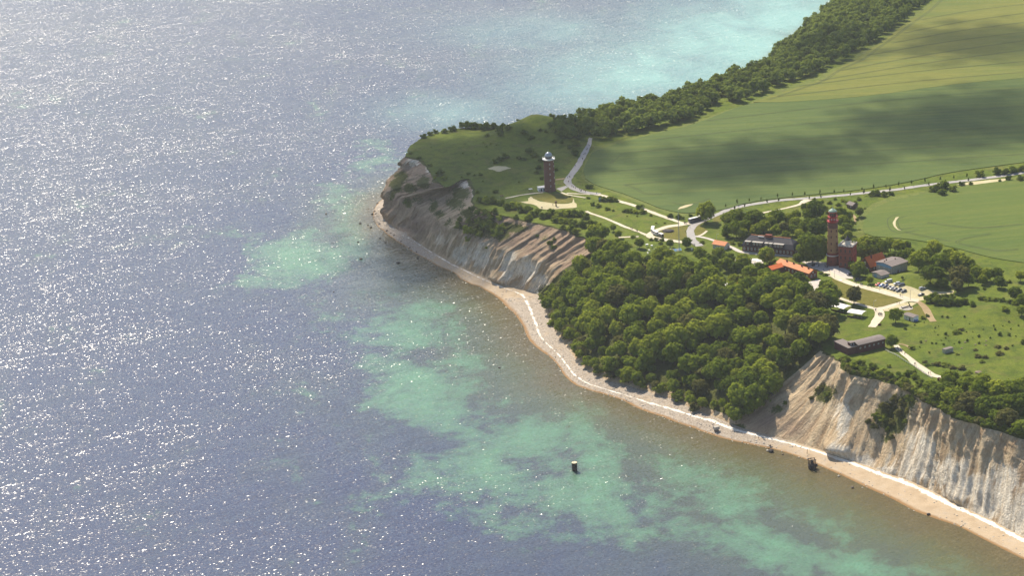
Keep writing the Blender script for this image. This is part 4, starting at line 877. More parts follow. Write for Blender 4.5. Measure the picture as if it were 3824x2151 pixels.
shrubs(Z5, 3.126, [(1560, 960, 60), (1650, 970, 60), (1740, 1000, 52), (1850, 1010, 60), (1930, 1060, 42), (2040, 870, 50), (2120, 880, 46), (2090, 940, 36), (2290, 840, 50), (1420, 940, 42), (1450, 975, 36), (2270, 760, 46), (2370, 780, 36), (1790, 590, 55), (1840, 560, 40), (2010, 800, 30), (1800, 850, 30)], 'low olive-brown scrub on the meadow beside the gravel path', 'olive scrub on the meadow', ('leaf_brown', 'leaf_hedge', 'leaf_brown'), .7)
shrubs(Z5, 3.126, [(1740, 1070, 34), (1890, 1080, 38), (1300, 1055, 32), (1230, 1055, 42), (1000, 990, 30), (1400, 420, 40), (1450, 400, 30)], 'round green bush on the grass slope near the gravel path end', 'bushes by the gravel path end')
shrubs(Z7, 2.1046, [(1180, 90, 50), (1225, 130, 55), (1290, 110, 48), (1310, 170, 42), (1390, 140, 50), (1450, 180, 46), (1520, 210, 46), (1600, 225, 52), (1640, 250, 42), (1720, 220, 36), (1760, 270, 50), (1660, 200, 36), (1360, 190, 40)], 'shrub of the thicket along the brow of the near chalk cliff', 'thicket on the near cliff brow', hs=1.1)
for i, q in enumerate([(1840, 300, 62), (1900, 350, 80), (2000, 250, 80), (2020, 380, 92), (2120, 290, 82), (2160, 420, 100), (2230, 330, 92), (2290, 460, 100), (2250, 250, 62), (2360, 330, 92), (2420, 440, 92), (2450, 560, 90), (2480, 330, 92), (2540, 440, 92), (2545, 630, 72), (2570, 290, 70), (2130, 230, 42), (2080, 470, 60), (2370, 540, 70), (1980, 310, 60)]):
    mt = ('leaf', 'leaf_dark', 'leaf', 'leaf_light', 'leaf', 'leaf_brown')[i % 6]
    tree_px(*Z7(q[0], q[1]), q[2]/2.1046, mt, f'{CNAME[mt]} low tree crowding the near cliff edge at the lower right', 'low trees on the near cliff edge', .9, .75)
# fringe right on the brow
kk_ = .2
while kk_ < 9.4:
    c_ = int(np.searchsorted(CK, kk_)); q = CP[-1, c_]; g = -OUT[c_]*random.uniform(.6, 2.6)
    r = random.uniform(1.7, 3.2)*(1.15 if kk_ < 6 else .8)
    shrub(q[0]+g[0], q[1]+g[1], q[2], r, random.choice(['leaf_hedge', 'leaf_dark', 'leaf_hedge', 'leaf_brown']), 'shrub of the thicket along the brow of the near chalk cliff', 'thicket on the near cliff brow', 1.1)
    kk_ += random.uniform(.09, .17)
# growth clinging to the cliff faces
vis = (K.ravel() < FRONT); fpx = Q(pts)
def face_pt(u, v):
    d = (fpx[:, 0]-u)**2+(fpx[:, 1]-v)**2; d = np.where(vis, d, 1e12); return pts[np.argmin(d)]
def face_shrubs(f, sc, lst, label, group, mats):
    for i, q in enumerate(lst):
        w = face_pt(*f(q[0], q[1]+q[2]*.4)); r = q[2]/sc/(FPX/np.linalg.norm(w-[0, 0, CAMZ]))
        shrub(w[0], w[1], w[2], r, mats[i % len(mats)], label, group, 1.3)
face_shrubs(Z8, 2.862, [(1050, 570, 62), (1140, 610, 70), (1215, 620, 52), (1300, 560, 70), (1370, 560, 90), (1440, 630, 80), (1330, 420, 62), (1240, 410, 52), (1270, 650, 55), (1130, 700, 40), (1060, 490, 42), (1180, 380, 40), (1420, 400, 45), (1500, 580, 55), (1160, 510, 55), (1390, 470, 60), (1250, 510, 55), (1480, 480, 50)], 'bush of the green clump hanging in the gully of the far cliff', 'green clump in the far cliff gully', ('leaf_hedge', 'leaf_light', 'leaf_hedge', 'leaf_dark'))
face_shrubs(Z8, 2.862, [(1790, 470, 40), (2010, 740, 40), (2050, 790, 35), (2470, 610, 78), (2540, 640, 62), (2060, 700, 30), (1650, 470, 40), (2270, 570, 55), (2330, 560, 50), (480, 300, 25), (2150, 520, 45), (1880, 660, 22), (1340, 790, 20), (2480, 690, 50)], 'bush clinging to the upper face of the far chalk cliff', 'bushes on the far cliff face', ('leaf_hedge', 'leaf_dark'))
face_shrubs(Z7, 2.1046, [(1480, 470, 52), (1470, 560, 44), (1560, 410, 52), (1620, 440, 46), (1690, 400, 42), (1400, 620, 38), (1355, 580, 32), (1510, 640, 32), (1590, 520, 44), (1540, 590, 40), (1420, 540, 34), (1660, 500, 34), (1530, 700, 28), (1640, 580, 30)], 'bush on the green patch in the middle of the near chalk cliff', 'bushes on the near cliff patch', ('leaf_brown', 'leaf_hedge', 'leaf_brown'))
face_shrubs(Z7, 2.1046, [(960, 340, 36), (1030, 360, 32), (1000, 320, 26), (700, 430, 24), (1060, 390, 22), (640, 470, 22), (900, 390, 22)], 'bush on the left scar of the near chalk cliff', 'bushes on the cliff scar', ('leaf_brown', 'leaf_hedge'))
face_shrubs(Z6, 2.1467, [(90, 520, 55), (60, 460, 45), (150, 600, 60), (120, 430, 45), (200, 690, 55), (260, 760, 55), (130, 660, 45), (330, 830, 60), (230, 560, 60), (180, 480, 55), (290, 640, 65), (390, 900, 60), (420, 980, 60), (250, 420, 50), (330, 330, 60), (300, 450, 60), (500, 1040, 60), (600, 1080, 60), (720, 1110, 60), (850, 1150, 60), (320, 740, 60), (1000, 1180, 60), (1150, 1260, 60), (1280, 1340, 60)], 'light bush along the lower edge of the wood above the shingle', 'bushes fringing the wood', ('leaf_light', 'leaf_hedge', 'leaf_brown'))

plant_shrubs(295)
# young trees along the country road
def young(u, v, hpx, i):
    q = PG(u, v); sc = FPX/np.linalg.norm(q-[0, 0, CAMZ]); h = hpx/sc
    e = empty('young_tree', q, random.random()*6, 'young staked tree in the row lining the country road', 'tree', 'young trees along the country road')
    c = link('crown', YOUNG[i % 2], e); c.location = (0, 0, h*.62); c.scale = (h*.22, h*.22, h*.30)
    t = link('trunk', TRUNKS[i % 3], e); t.scale = (h*.3, h*.3, h*.6)
rd = [(2690, 797), (2733, 779), (2820, 762), (2918, 748), (3050, 738), (3168, 727), (3323, 711), (3477, 689), (3611, 674)]
rw = resample(np.array([P(*q)[:2] for q in rd]), 20)
for i, (x, y) in enumerate(rw):
    a = rw[min(i+1, 19)]-rw[max(i-1, 0)]; a = a/np.linalg.norm(a); n = np.array([-a[1], a[0]])
    for s in ((4.6, -5.2) if i % 3 else (4.6,)):
        q = np.array([x, y])+n*s+a*random.uniform(-2, 2); u, v = Q([(q[0], q[1], GZ)])[0]; young(u, v, random.uniform(18, 27), i)

# the belt of trees along the far coast: one mass
vsB = []; fsB = []; atB = []
protos = [crown_mesh('belt', 700+k, 400, 'leaf_far', leaf=.18, lobes=9) for k in range(5)]
for pr in protos: bpy.data.meshes.remove(pr[0])
beltpx = [(2085, 475), (2230, 450), (2360, 424), (2500, 384), (2640, 346), (2760, 302), (2850, 274), (2910, 258), (2985, 210), (3085, 162), (3132, 116), (3202, 57), (3247, 17), (3335, -58), (3620, -120), (3540, -48), (3477, -3), (3405, 43), (3343, 94), (3281, 140), (3230, 171), (3173, 211), (3101, 247), (3055, 273), (2994, 294), (2880, 329), (2788, 376), (2711, 396), (2603, 438), (2500, 464), (2330, 506), (2240, 528), (2205, 500), (2130, 520), (2075, 505)]
bp = np.array([PG(u, v)[:2] for u, v in beltpx]); cand = []
for _ in range(9000):
    x = random.uniform(bp[:, 0].min(), bp[:, 0].max()); y = random.uniform(bp[:, 1].min(), bp[:, 1].max())
    if inside(np.array(x), np.array(y), bp): cand.append((x, y, float(ground(x, y))))
for _ in range(3000):
    q = on_cliff(random.uniform(FRONT+8.6, len(base)-3), random.uniform(.14, 1)); cand.append(tuple(q))
random.shuffle(cand); BELT = poisson(cand, 6.7)
pf = np.array([P(2207, 514)[:2], P(2190, 560)[:2]])
off = 0
for x, y, z in BELT:
    if np.hypot(*(np.array([x, y])-pf[0])) < 6: continue
    r = random.uniform(4.2, 7.0); h = r*random.uniform(.85, 1.2); a = random.random()*6.28; ca, sa = math.cos(a), math.sin(a)
    _, v, f, at = random.choice(protos); s = np.array([r, r, r*random.uniform(.9, 1.15)]); w = v*s
    w = np.stack([w[:, 0]*ca-w[:, 1]*sa+x, w[:, 0]*sa+w[:, 1]*ca+y, w[:, 2]+z+h], 1)
    cr = random.random(); vsB.append(w); fsB += [tuple(i+off for i in q) for q in f]; atB.append(np.array(at)*.5+cr*.6*(np.array(at) > 0)); off += len(w)
me = bpy.data.meshes.new('tree_belt'); me.from_pydata(np.concatenate(vsB).tolist(), [], fsB); me.materials.append(M['leaf_far'])
at = me.attributes.new('clump', 'FLOAT', 'POINT'); at.data.foreach_set('value', np.concatenate(atB).astype(np.float32)); me.update()
tag(link('tree_belt', me), 'long dense belt of broadleaf trees along the far coast beside the fields', 'tree belt', None, 'stuff')
print('BELT', len(BELT), 'faces', len(fsB), 'WOOD', len(WOOD))

# ------------------------------------------------------------------ buildings
def frame3(a, b, c, z, L=None, D=None):
    """front-left, front-right, back-right eave corners in survey coordinates at height z -> base corner, heading, length, depth"""
    A, B, C = P(*a, GZ+z), P(*b, GZ+z), P(*c, GZ+z); ab = (B-A)[:2]; l = np.linalg.norm(ab); x = ab/l; y = np.array([-x[1], x[0]])
    d = abs(np.dot((C-B)[:2], y)); ang = math.atan2(x[1], x[0])
    return (A[0], A[1], float(ground(A[0], A[1]))), ang, L or l, D or d
def window(root, face, x, z, w, h, L=0, D=0, frame='white', parent=None, off=0.0, sill=True):
    """a framed window on face 'f' (front, y=0), 'r' (x=L), 'l' (x=0)"""
    def put(b, lo, hi, n0, n1, z0, z1):
        if face == 'f': b.box(lo, hi, -n1-off, -n0-off, z0, z1)
        elif face == 'r': b.box(L+n0+off, L+n1+off, lo, hi, z0, z1)
        else: b.box(-n1-off, -n0-off, lo, hi, z0, z1)
    t = .14; b = MB()
    put(b, x-w/2, x+w/2, -.05, .06, z, z+t); put(b, x-w/2, x+w/2, -.05, .06, z+h-t, z+h)
    put(b, x-w/2, x-w/2+t, -.05, .06, z+t, z+h-t); put(b, x+w/2-t, x+w/2, -.05, .06, z+t, z+h-t); put(b, x-.05, x+.05, -.05, .05, z+t, z+h-t)
    o = b.build('window', frame, parent or root); g = MB(); put(g, x-w/2+.04, x+w/2-.04, -.04, .025, z+.04, z+h-.04); g.build('pane', 'glass', o); return o
def gable_roof(L, D, e, r, th=.22, over=.5, axis='x', y0=0, x0=0):
    b = MB()
    if axis == 'x':
        dz = (r-e)/(D/2); m = D/2
        for s in (0, 1):
            ya = y0-over if s == 0 else y0+D+over; za = e-over*dz
            b.add([(x0-over, ya, za), (x0+L+over, ya, za), (x0+L+over, y0+m, r), (x0-over, y0+m, r), (x0-over, ya, za+th), (x0+L+over, ya, za+th), (x0+L+over, y0+m, r+th), (x0-over, y0+m, r+th)],
                  [(0, 1, 2, 3), (4, 5, 6, 7), (0, 1, 5, 4), (1, 2, 6, 5), (2, 3, 7, 6), (3, 0, 4, 7)])
    else:
        dz = (r-e)/(L/2); m = L/2
        for s in (0, 1):
            xa = x0-over if s == 0 else x0+L+over; za = e-over*dz
            b.add([(xa, y0-over, za), (xa, y0+D+over, za), (x0+m, y0+D+over, r), (x0+m, y0-over, r), (xa, y0-over, za+th), (xa, y0+D+over, za+th), (x0+m, y0+D+over, r+th), (x0+m, y0-over, r+th)],
                  [(0, 1, 2, 3), (4, 5, 6, 7), (0, 1, 5, 4), (1, 2, 6, 5), (2, 3, 7, 6), (3, 0, 4, 7)])
    return b
def gable_wall(L, D, e, r, axis='x'):
    b = MB()
    if axis == 'x':
        v = [(0, 0, -.5), (L, 0, -.5), (L, D, -.5), (0, D, -.5), (0, 0, e), (L, 0, e), (L, D, e), (0, D, e), (0, D/2, r), (L, D/2, r)]
        f = [(0, 1, 5, 4), (2, 3, 7, 6), (1, 2, 6, 9, 5), (3, 0, 4, 8, 7), (4, 5, 9, 8), (6, 7, 8, 9)]
    else:
        v = [(0, 0, -.5), (L, 0, -.5), (L, D, -.5), (0, D, -.5), (0, 0, e), (L, 0, e), (L, D, e), (0, D, e), (L/2, 0, r), (L/2, D, r)]
        f = [(0, 1, 5, 8, 4), (1, 2, 6, 5), (2, 3, 7, 9, 6), (3, 0, 4, 7), (4, 8, 9, 7), (8, 5, 6, 9)]
    return b.add(v, f)
def door(root, face, x, w, h, mat, L=0):
    b = MB()
    if face == 'f': b.box(x-w/2, x+w/2, -.06, .05, 0, h)
    elif face == 'r': b.box(L-.05, L+.06, x-w/2, x+w/2, 0, h)
    else: b.box(-.06, .05, x-w/2, x+w/2, 0, h)
    return b.build('door', mat, root)

# long brick house with the slate roof
o, an, L, D = frame3(Z3(265, 805), Z3(970, 872), Z3(1010, 820), 0, D=12.5)
h = empty('brick_house', o, an, 'long dark brick house with slate mansard roof and pale dormers', 'house')
MB().box(0, L, 0, D, -.5, 4.6).build('wall', 'brick_dark', h)
b = MB(); i1 = 2.2; v = [(-.5, -.6, 4.3), (L+.5, -.6, 4.3), (L+.5, D+.6, 4.3), (-.5, D+.6, 4.3), (.9, 1.7, 7.3), (L-.9, 1.7, 7.3), (L-.9, D-1.7, 7.3), (.9, D-1.7, 7.3), (4.2, D/2, 10.4), (L-4.2, D/2, 10.4)]
b.add(v, [(0, 1, 5, 4), (1, 2, 6, 5), (2, 3, 7, 6), (3, 0, 4, 7), (4, 5, 9, 8), (5, 6, 9), (6, 7, 8, 9), (7, 4, 8), (3, 2, 1, 0)])
rf_ = b.build('roof', 'slate', h)
MB().box(4.0, L-4.0, D/2-.18, D/2+.18, 10.3, 10.58).build('ridge_cap', 'tile_orange', rf_)
MB().box(14.5, 19.0, D/2-1.1, D/2+.9, 9.0, 11.6).build('chimney', 'brick_red', rf_); MB().box(9.6, 13.6, D/2-1.6, D/2-1.15, 9.9, 10.35).build('skylight', 'white', rf_)
for (x0, x1, z0) in [(2.2, 5.6, 4.9), (7.4, 14.2, 4.9), (16.2, 18.0, 4.9), (19.2, 21.0, 4.9), (22.4, 29.0, 4.9)]:
    x1 = min(x1, L-4); dm = MB().box(x0, x1, -.15, 3.4, z0, z0+2.35).build('dormer', 'brick_dark', h)
    MB().box(x0-.35, x1+.35, -.7, 3.6, z0+2.36, z0+2.6).build('dormer_roof', 'greywall', dm)
    n = max(1, int((x1-x0)/2.1))
    for k in range(n): window(h, 'f', x0+(k+.5)*(x1-x0)/n, z0+.55, 1.3, 1.4, parent=dm, off=.16)
for k in range(14):
    x = 1.6+k*(L-3.2)/13; window(h, 'f', x, 1.5, 1.15, 1.7)
for y in (3, 6.2, 9.4): window(h, 'r', y, 1.5, 1.15, 1.7, L); window(h, 'l', y, 1.5, 1.15, 1.7)
door(h, 'f', L*.47, 1.4, 1.45, 'wood')
MB().box(-.06, L+.06, -.06, D+.06, -.5, .5).build('plinth', 'concrete', h)

# small white house with orange roof
o, an, L, D = frame3(Z2(1800, 965), Z2(1860, 992), Z2(1945, 968), 3, L=5.2, D=9.0)
p0 = PG(*Z2(1862, 1046)); an = math.atan2(-.62, .78)
p0 = p0[:2] - np.array([math.cos(an), math.sin(an)])*9.5
h = empty('cottage', (p0[0], p0[1], GZ), an, 'small white cottage with low orange tiled roof beside the lane', 'house')
gable_wall(9.5, 6.4, 3.2, 4.9).build('wall', 'cream', h); gable_roof(9.5, 6.4, 3.2, 4.9).build('roof', 'tile_orange', h)
for x in (2, 4.7, 7.4): window(h, 'f', x, 1.1, 1.0, 1.2)
window(h, 'r', 2.0, 1.1, 1.0, 1.2, 9.5); door(h, 'r', 4.4, 1.0, 2.0, 'wood', 9.5)

# long building with the salmon-orange roof
o, an, L, D = frame3(Z3(735, 958), Z3(1180, 1108), Z3(1300, 1078), 4.2)
h = empty('long_building', o, an, 'long low red brick building with salmon-orange roof and four small chimneys', 'building')
e, r = 4.2, 6.0
gable_wall(L, D, e, r).build('wall', 'brick_red', h); rf_ = gable_roof(L, D, e, r, over=.45).build('roof', 'tile_orange', h)
for x in (.22, .43, .68, .88):
    c = MB().box(x*L-.45, x*L+.45, D*.5-.9, D*.5-.2, 5.2, 7.0).build('chimney', 'brick_dark', rf_); MB().box(x*L-.55, x*L+.55, D*.5-1.0, D*.5-.1, 7.0, 7.2)
for x in (.32, .78): MB().box(x*L-.5, x*L+.5, D*.24, D*.24+.9, 5.05, 5.3).build('skylight', 'white', rf_)
for k in range(9): window(h, 'f', (k+.5)*L/9, 1.2, 1.2, 1.5)
window(h, 'r', D*.3, 1.2, 1.2, 1.5, L); window(h, 'r', D*.7, 1.2, 1.2, 1.5, L); window(h, 'r', D*.5, 3.6, .9, 1.1, L); door(h, 'f', L*.5+1.4, 1.2, 2.2, 'wood')
wing = MB().box(1.0, 7.5, -10.5, -.03, -.4, 3.4).build('wing_wall', 'brick_red', h)
b = gable_roof(6.5, 10.5, 3.4, 4.9, over=.4, axis='y', x0=1.0, y0=-10.6); b.build('wing_roof', 'tile_red', h)

# house with the steep orange-red roof
p1 = P(*Z4(465, 570), GZ+9.2); p2 = P(*Z4(685, 500), GZ+9.2); e1 = P(*Z4(540, 705), GZ+3.2)
x = (p2-p1)[:2]; L = np.linalg.norm(x); x /= L; y = np.array([-x[1], x[0]]); hd = abs(np.dot((e1-p1)[:2], y)); hd = min(max(hd, 4.0), 6.2)
o = p1[:2]-y*hd; D = 2*hd; an = math.atan2(x[1], x[0])
h = empty('steep_house', (o[0], o[1], GZ), an, 'brick house with steep orange-red tiled roof beside the square tower', 'house')
gable_wall(L, D, 3.4, 9.0).build('wall', 'brick_dark', h); rf_ = gable_roof(L, D, 3.4, 9.0, over=.35).build('roof', 'tile_red', h)
MB().box(L*.30-.4, L*.30+.4, D*.5-1.4, D*.5-.7, 7.0, 10.0).build('chimney', 'brick_dark', rf_)
for yy in (.3, .7): window(h, 'l', D*yy, 1.1, 1.1, 1.5)
window(h, 'l', D*.5, 4.6, 1.1, 1.4)
for xx in (.25, .55, .82): window(h, 'f', L*xx, 1.1, 1.1, 1.5)
door(h, 'f', L*.4, 1.0, 2.1, 'wood')

# grey flat-roofed house
o, an, L, D = frame3(Z4(612, 632), Z4(820, 692), Z4(1020, 622), 6.2)
h = empty('grey_house', o, an, 'two-storey grey house with shallow felt roof and faded blue gable', 'house')
gable_wall(L, D, 5.9, 6.9, 'y').build('wall', 'greywall', h); rf_ = gable_roof(L, D, 5.95, 6.95, .25, .55, 'y').build('roof', 'felt', h)
MB().add([(.4, -.05, 4.4), (L-.4, -.05, 4.4), (L-.4, -.05, 5.95), (L/2, -.05, 6.85), (.4, -.05, 5.95), (.4, .02, 4.4), (L-.4, .02, 4.4), (L-.4, .02, 5.95), (L/2, .02, 6.85), (.4, .02, 5.95)], [(0, 1, 2, 3, 4), (9, 8, 7, 6, 5), (0, 5, 6, 1), (1, 6, 7, 2), (2, 7, 8, 3), (3, 8, 9, 4), (4, 9, 5, 0)]).build('gable_boards', 'blue_paint', h)
for (xx, yy) in ((.30, .35), (.42, .12), (.5, .72)): MB().box(L*xx-.3, L*xx+.3, D*yy-.3, D*yy+.3, 6.3, 7.7).build('chimney', 'brick_dark', rf_)
for yy in (.12, .3, .5, .7, .88):
    window(h, 'r', D*yy, 3.9, 1.0, 1.3, L); window(h, 'r', D*yy, 1.0, 1.0, 1.3, L)
for xx in (.2, .5, .8): window(h, 'f', L*xx, 1.0, 1.0, 1.4); window(h, 'f', L*xx, 2.9, .9, 1.2)
door(h, 'r', D*.4, 1.1, 2.1, 'wood', L)
# outbuilding with blue door
o, an, L, D = frame3(Z4(560, 832), Z4(680, 876), Z4(735, 850), 0, D=6.5)
h = empty('outbuilding', o, an, 'small outbuilding with brown felt roof and wide blue door', 'shed')
gable_wall(L, D, 2.9, 3.7, 'y').build('wall', 'cream', h); gable_roof(L, D, 2.95, 3.8, .18, .6, 'y').build('roof', 'felt', h); door(h, 'f', L*.36, 2.4, 2.4, 'blue_paint'); window(h, 'r', D*.5, 1.0, 1.1, 1.0, L)

# white shed
o, an, L, D = frame3(Z5(1172, 388), Z5(1284, 424), Z5(1347, 404), 2.9)
h = empty('white_shed', o, an, 'small white rendered shed with brown felt roof and blue bin', 'shed')
gable_wall(L, D, 2.8, 3.2).build('wall', 'white', h); gable_roof(L, D, 2.85, 3.3, .16, .35).build('roof', 'felt', h)
door(h, 'f', L*.62, 1.1, 2.0, 'felt_dark'); window(h, 'f', L*.3, 1.0, 1.0, .9); window(h, 'r', D*.4, 1.0, .9, .9, L)
bx_ = empty('waste_bin', PG(*Z5(1312, 470)), .3, 'blue waste container with white lid beside the white shed', 'bin')
MB().box(-1, 1, -.7, .7, .1, 1.5, 0, -.12, -.1).build('body', 'blue_dark', bx_); MB().box(-1.15, 1.15, -.85, .85, 1.51, 1.75, 0, .2, .2).build('lid', 'white', bx_)

# brick bunker with cupola
o, an, L, D = frame3(Z5(640, 748), Z5(955, 672), Z5(905, 622), 5.2)
h = empty('bunker', o, an, 'dark brick bunker-like building with flat felt roofs and a small rooftop cupola', 'building')
MB().box(0, L, 0, D, -.8, 5.0).build('wall', 'brick_dark', h)
b = MB(); n = 8; yy = [-.5+(D+1.0)*k/n for k in range(n+1)]; zz = [5.02+.9*math.sin(math.pi*k/n) for k in range(n+1)]
for k in range(n): b.add([(-.4, yy[k], zz[k]), (L+.4, yy[k], zz[k]), (L+.4, yy[k+1], zz[k+1]), (-.4, yy[k+1], zz[k+1]), (-.4, yy[k], zz[k]+.22), (L+.4, yy[k], zz[k]+.22), (L+.4, yy[k+1], zz[k+1]+.22), (-.4, yy[k+1], zz[k+1]+.22)], [(0, 1, 2, 3), (4, 5, 6, 7), (0, 1, 5, 4), (1, 2, 6, 5), (2, 3, 7, 6), (3, 0, 4, 7)])
b.build('roof', 'felt', h)
wl2 = MB().box(-6.4, -.03, -1.2+2.0, D+7.5, -.8, 4.3).build('wing_wall', 'brick_dark', h); MB().box(-6.8, -.02, .4, D+7.9, 4.32, 4.62).build('wing_roof', 'felt', h)
cu = MB().box(-3.6, -.6, 2.6, 5.4, 4.63, 6.3).build('cupola', 'brick_dark', h); MB().box(-3.9, -.3, 2.3, 5.7, 6.31, 6.6).build('cupola_roof', 'felt', cu)
for k in range(6): window(h, 'f', (k+.5)*L/6, 2.6, 1.0, 1.0, frame='cream')
for k in range(2): window(h, 'f', -3.1+k*1.8, 5.0, .8, .8, parent=cu, off=-2.58)
# grey container on the meadow
o, an, L, D = frame3(Z5(1655, 802), Z5(1750, 790), Z5(1785, 772), 2.6, L=6.1, D=2.5)
h = empty('container', o, math.radians(28), 'light grey steel container cabin standing alone on the meadow', 'container')
b = MB().box(0, 6.1, 0, 2.5, .15, 2.55)
for k in range(11): b.box(.15+k*.55, .4+k*.55, -.05, .0, .3, 2.4)
b.build('body', 'metal', h); MB().box(-.08, 6.18, -.12, 2.58, 2.56, 2.68).build('roof', 'felt', h); door(h, 'f', 5.2, .9, 2.0, 'greywall')
for (x, y) in ((.3, .3), (5.8, .3), (.3, 2.2), (5.8, 2.2)): MB().box(x-.2, x+.2, y-.2, y+.2, -.15, .145).build('foot', 'concrete', h)
# dark hut by the grove
o, an, L, D = frame3(Z3(1700, 150), Z3(1745, 165), Z3(1790, 145), 2.8, L=6, D=5)
h = empty('hut', o, an, 'small dark timber hut with brown roof among shrubs below the road', 'hut'); gable_wall(6, 5, 2.8, 4.2).build('wall', 'wood', h); gable_roof(6, 5, 2.8, 4.2).build('roof', 'felt', h); door(h, 'f', 2, 1, 2, 'felt_dark'); window(h, 'f', 4.3, 1, 1, 1)
# roofs among the trees of the slope
o, an, L, D = frame3(Z3(-60, 1280), Z3(60, 1300), Z3(110, 1270), 3.0, D=7)
h = empty('pale_kiosk', o, an, 'building with pale hipped roof half hidden among the trees', 'building'); MB().box(0, L, 0, D, -.3, 3).build('wall', 'cream', h); MB().add([(-.5, -.5, 3.02), (L+.5, -.5, 3.02), (L+.5, D+.5, 3.02), (-.5, D+.5, 3.02), (L*.3, D/2, 4.6), (L*.7, D/2, 4.6)], [(0, 1, 5, 4), (1, 2, 5), (2, 3, 4, 5), (3, 0, 4), (3, 2, 1, 0)]).build('roof', 'canvas', h); door(h, 'f', L/2, 1.2, 2.1, 'wood')
o, an, L, D = frame3(Z3(190, 1250), Z3(300, 1285), Z3(320, 1215), 3.4, D=7)
h = empty('red_roofed_hut', o, an, 'small house with dull red roof half hidden among the trees', 'house'); gable_wall(L, D, 3.2, 5.4).build('wall', 'brick_dark', h); gable_roof(L, D, 3.2, 5.4).build('roof', 'tile_red', h); door(h, 'f', L/2, 1.0, 2.0, 'wood'); window(h, 'f', L*.25, 1.1, 1, 1.2)

# white canvas awnings over the terrace
for i, (a, b_, w, lab) in enumerate([(Z4(60, 1195), Z4(230, 1240), 7.5, 'white canvas awning over the terrace nearest the lawn tree'), (Z4(255, 1280), Z4(450, 1310), 7.0, 'longer white canvas awning beside the lane junction')]):
    A = P(*a, GZ+3)[:2]; B = P(*b_, GZ+3)[:2]; x = B-A; L = np.linalg.norm(x); an = math.atan2(x[1], x[0])
    h = empty('awning', (A[0], A[1], GZ), an, lab, 'awning', 'white awnings on the terrace')
    b = MB(); n = 6
    for k in range(n):
        y0, y1 = -w/2+w*k/n, -w/2+w*(k+1)/n; z0, z1 = 2.9+.55*(1-(2*k/n-1)**2), 2.9+.55*(1-(2*(k+1)/n-1)**2)
        b.add([(0, y0, z0), (L, y0, z0), (L, y1, z1), (0, y1, z1), (0, y0, z0+.08), (L, y0, z0+.08), (L, y1, z1+.08), (0, y1, z1+.08)], [(3, 2, 1, 0), (4, 5, 6, 7), (0, 1, 5, 4), (1, 2, 6, 5), (2, 3, 7, 6), (3, 0, 4, 7)])
    b.build('canvas_roof', 'canvas', h)
    for k in range(5):
        for s in (-1, 1): MB().tube((.2+k*(L-.4)/4, s*(w/2-.1), 0), (.2+k*(L-.4)/4, s*(w/2-.1), 2.95), .07).build('post', 'metal', h)
    MB().box(0, L, -w/2+.05, -w/2+.12, 0, 1.0).build('side_screen', 'wood', h)

# parasols by the courtyard
for i, q in enumerate([(130, 925), (160, 915), (480, 1000), (510, 990), (440, 920), (500, 930)]):
    e = empty('parasol', PG(*Z3(*q), 2.4), .3*i, 'white square parasol on the terrace left of the long orange roof', 'parasol', 'white parasols on the terrace')
    MB().add([(-1.9, -1.9, 2.3), (1.9, -1.9, 2.3), (1.9, 1.9, 2.3), (-1.9, 1.9, 2.3), (0, 0, 2.95), (-1.9, -1.9, 2.12), (1.9, -1.9, 2.12), (1.9, 1.9, 2.12), (-1.9, 1.9, 2.12)], [(0, 1, 4), (1, 2, 4), (2, 3, 4), (3, 0, 4), (0, 5, 6, 1), (1, 6, 7, 2), (2, 7, 8, 3), (3, 8, 5, 0)]).build('canopy', 'canvas', e)
    MB().tube((0, 0, 0), (0, 0, 2.9), .05).build('pole', 'metal', e); MB().lathe([(.45, 0), (.4, .12)], 10).build('base', 'concrete', e)

# ------------------------------------------------------------------ towers
def arc_window(parent, R, ang, z, w, h, frame='white'):
    """window on a round wall"""
    c, s = math.cos(ang), math.sin(ang); X = Vector((-s, c, 0)); N = Vector((c, s, 0))
    def quad(b, x0, x1, z0, z1, n0, n1):
        v = [X*x+N*(R+n)+Vector((0, 0, zz)) for n in (n0, n1) for (x, zz) in ((x0, z0), (x1, z0), (x1, z1), (x0, z1))]
        b.add(v, [(0, 1, 2, 3), (7, 6, 5, 4), (0, 4, 5, 1), (1, 5, 6, 2), (2, 6, 7, 3), (3, 7, 4, 0)])
    b = MB(); t = .16
    quad(b, -w/2, w/2, z, z+t, -.3, .1); quad(b, -w/2, w/2, z+h-t, z+h, -.3, .1); quad(b, -w/2, -w/2+t, z+t, z+h-t, -.3, .1); quad(b, w/2-t, w/2, z+t, z+h-t, -.3, .1)
    o = b.build('window', frame, parent); g = MB(); quad(g, -w/2+.05, w/2-.05, z+.05, z+h-.05, -.3, .03); g.build('pane', 'glass', o)
def railing(parent, R, z, n=24, h=1.1, mat='white'):
    b = MB()
    for k in range(n):
        a, a2 = 2*math.pi*k/n, 2*math.pi*(k+1)/n; p = (R*math.cos(a), R*math.sin(a)); p2 = (R*math.cos(a2), R*math.sin(a2))
        b.tube((*p, z), (*p, z+h), .05, n=4)
        for q in (.45, 1.0): b.tube((*p, z+h*q), (*p2, z+h*q), .05, n=4)
    return b.build('railing', mat, parent)
TOC = lambda p: math.atan2(-p[1], -p[0])
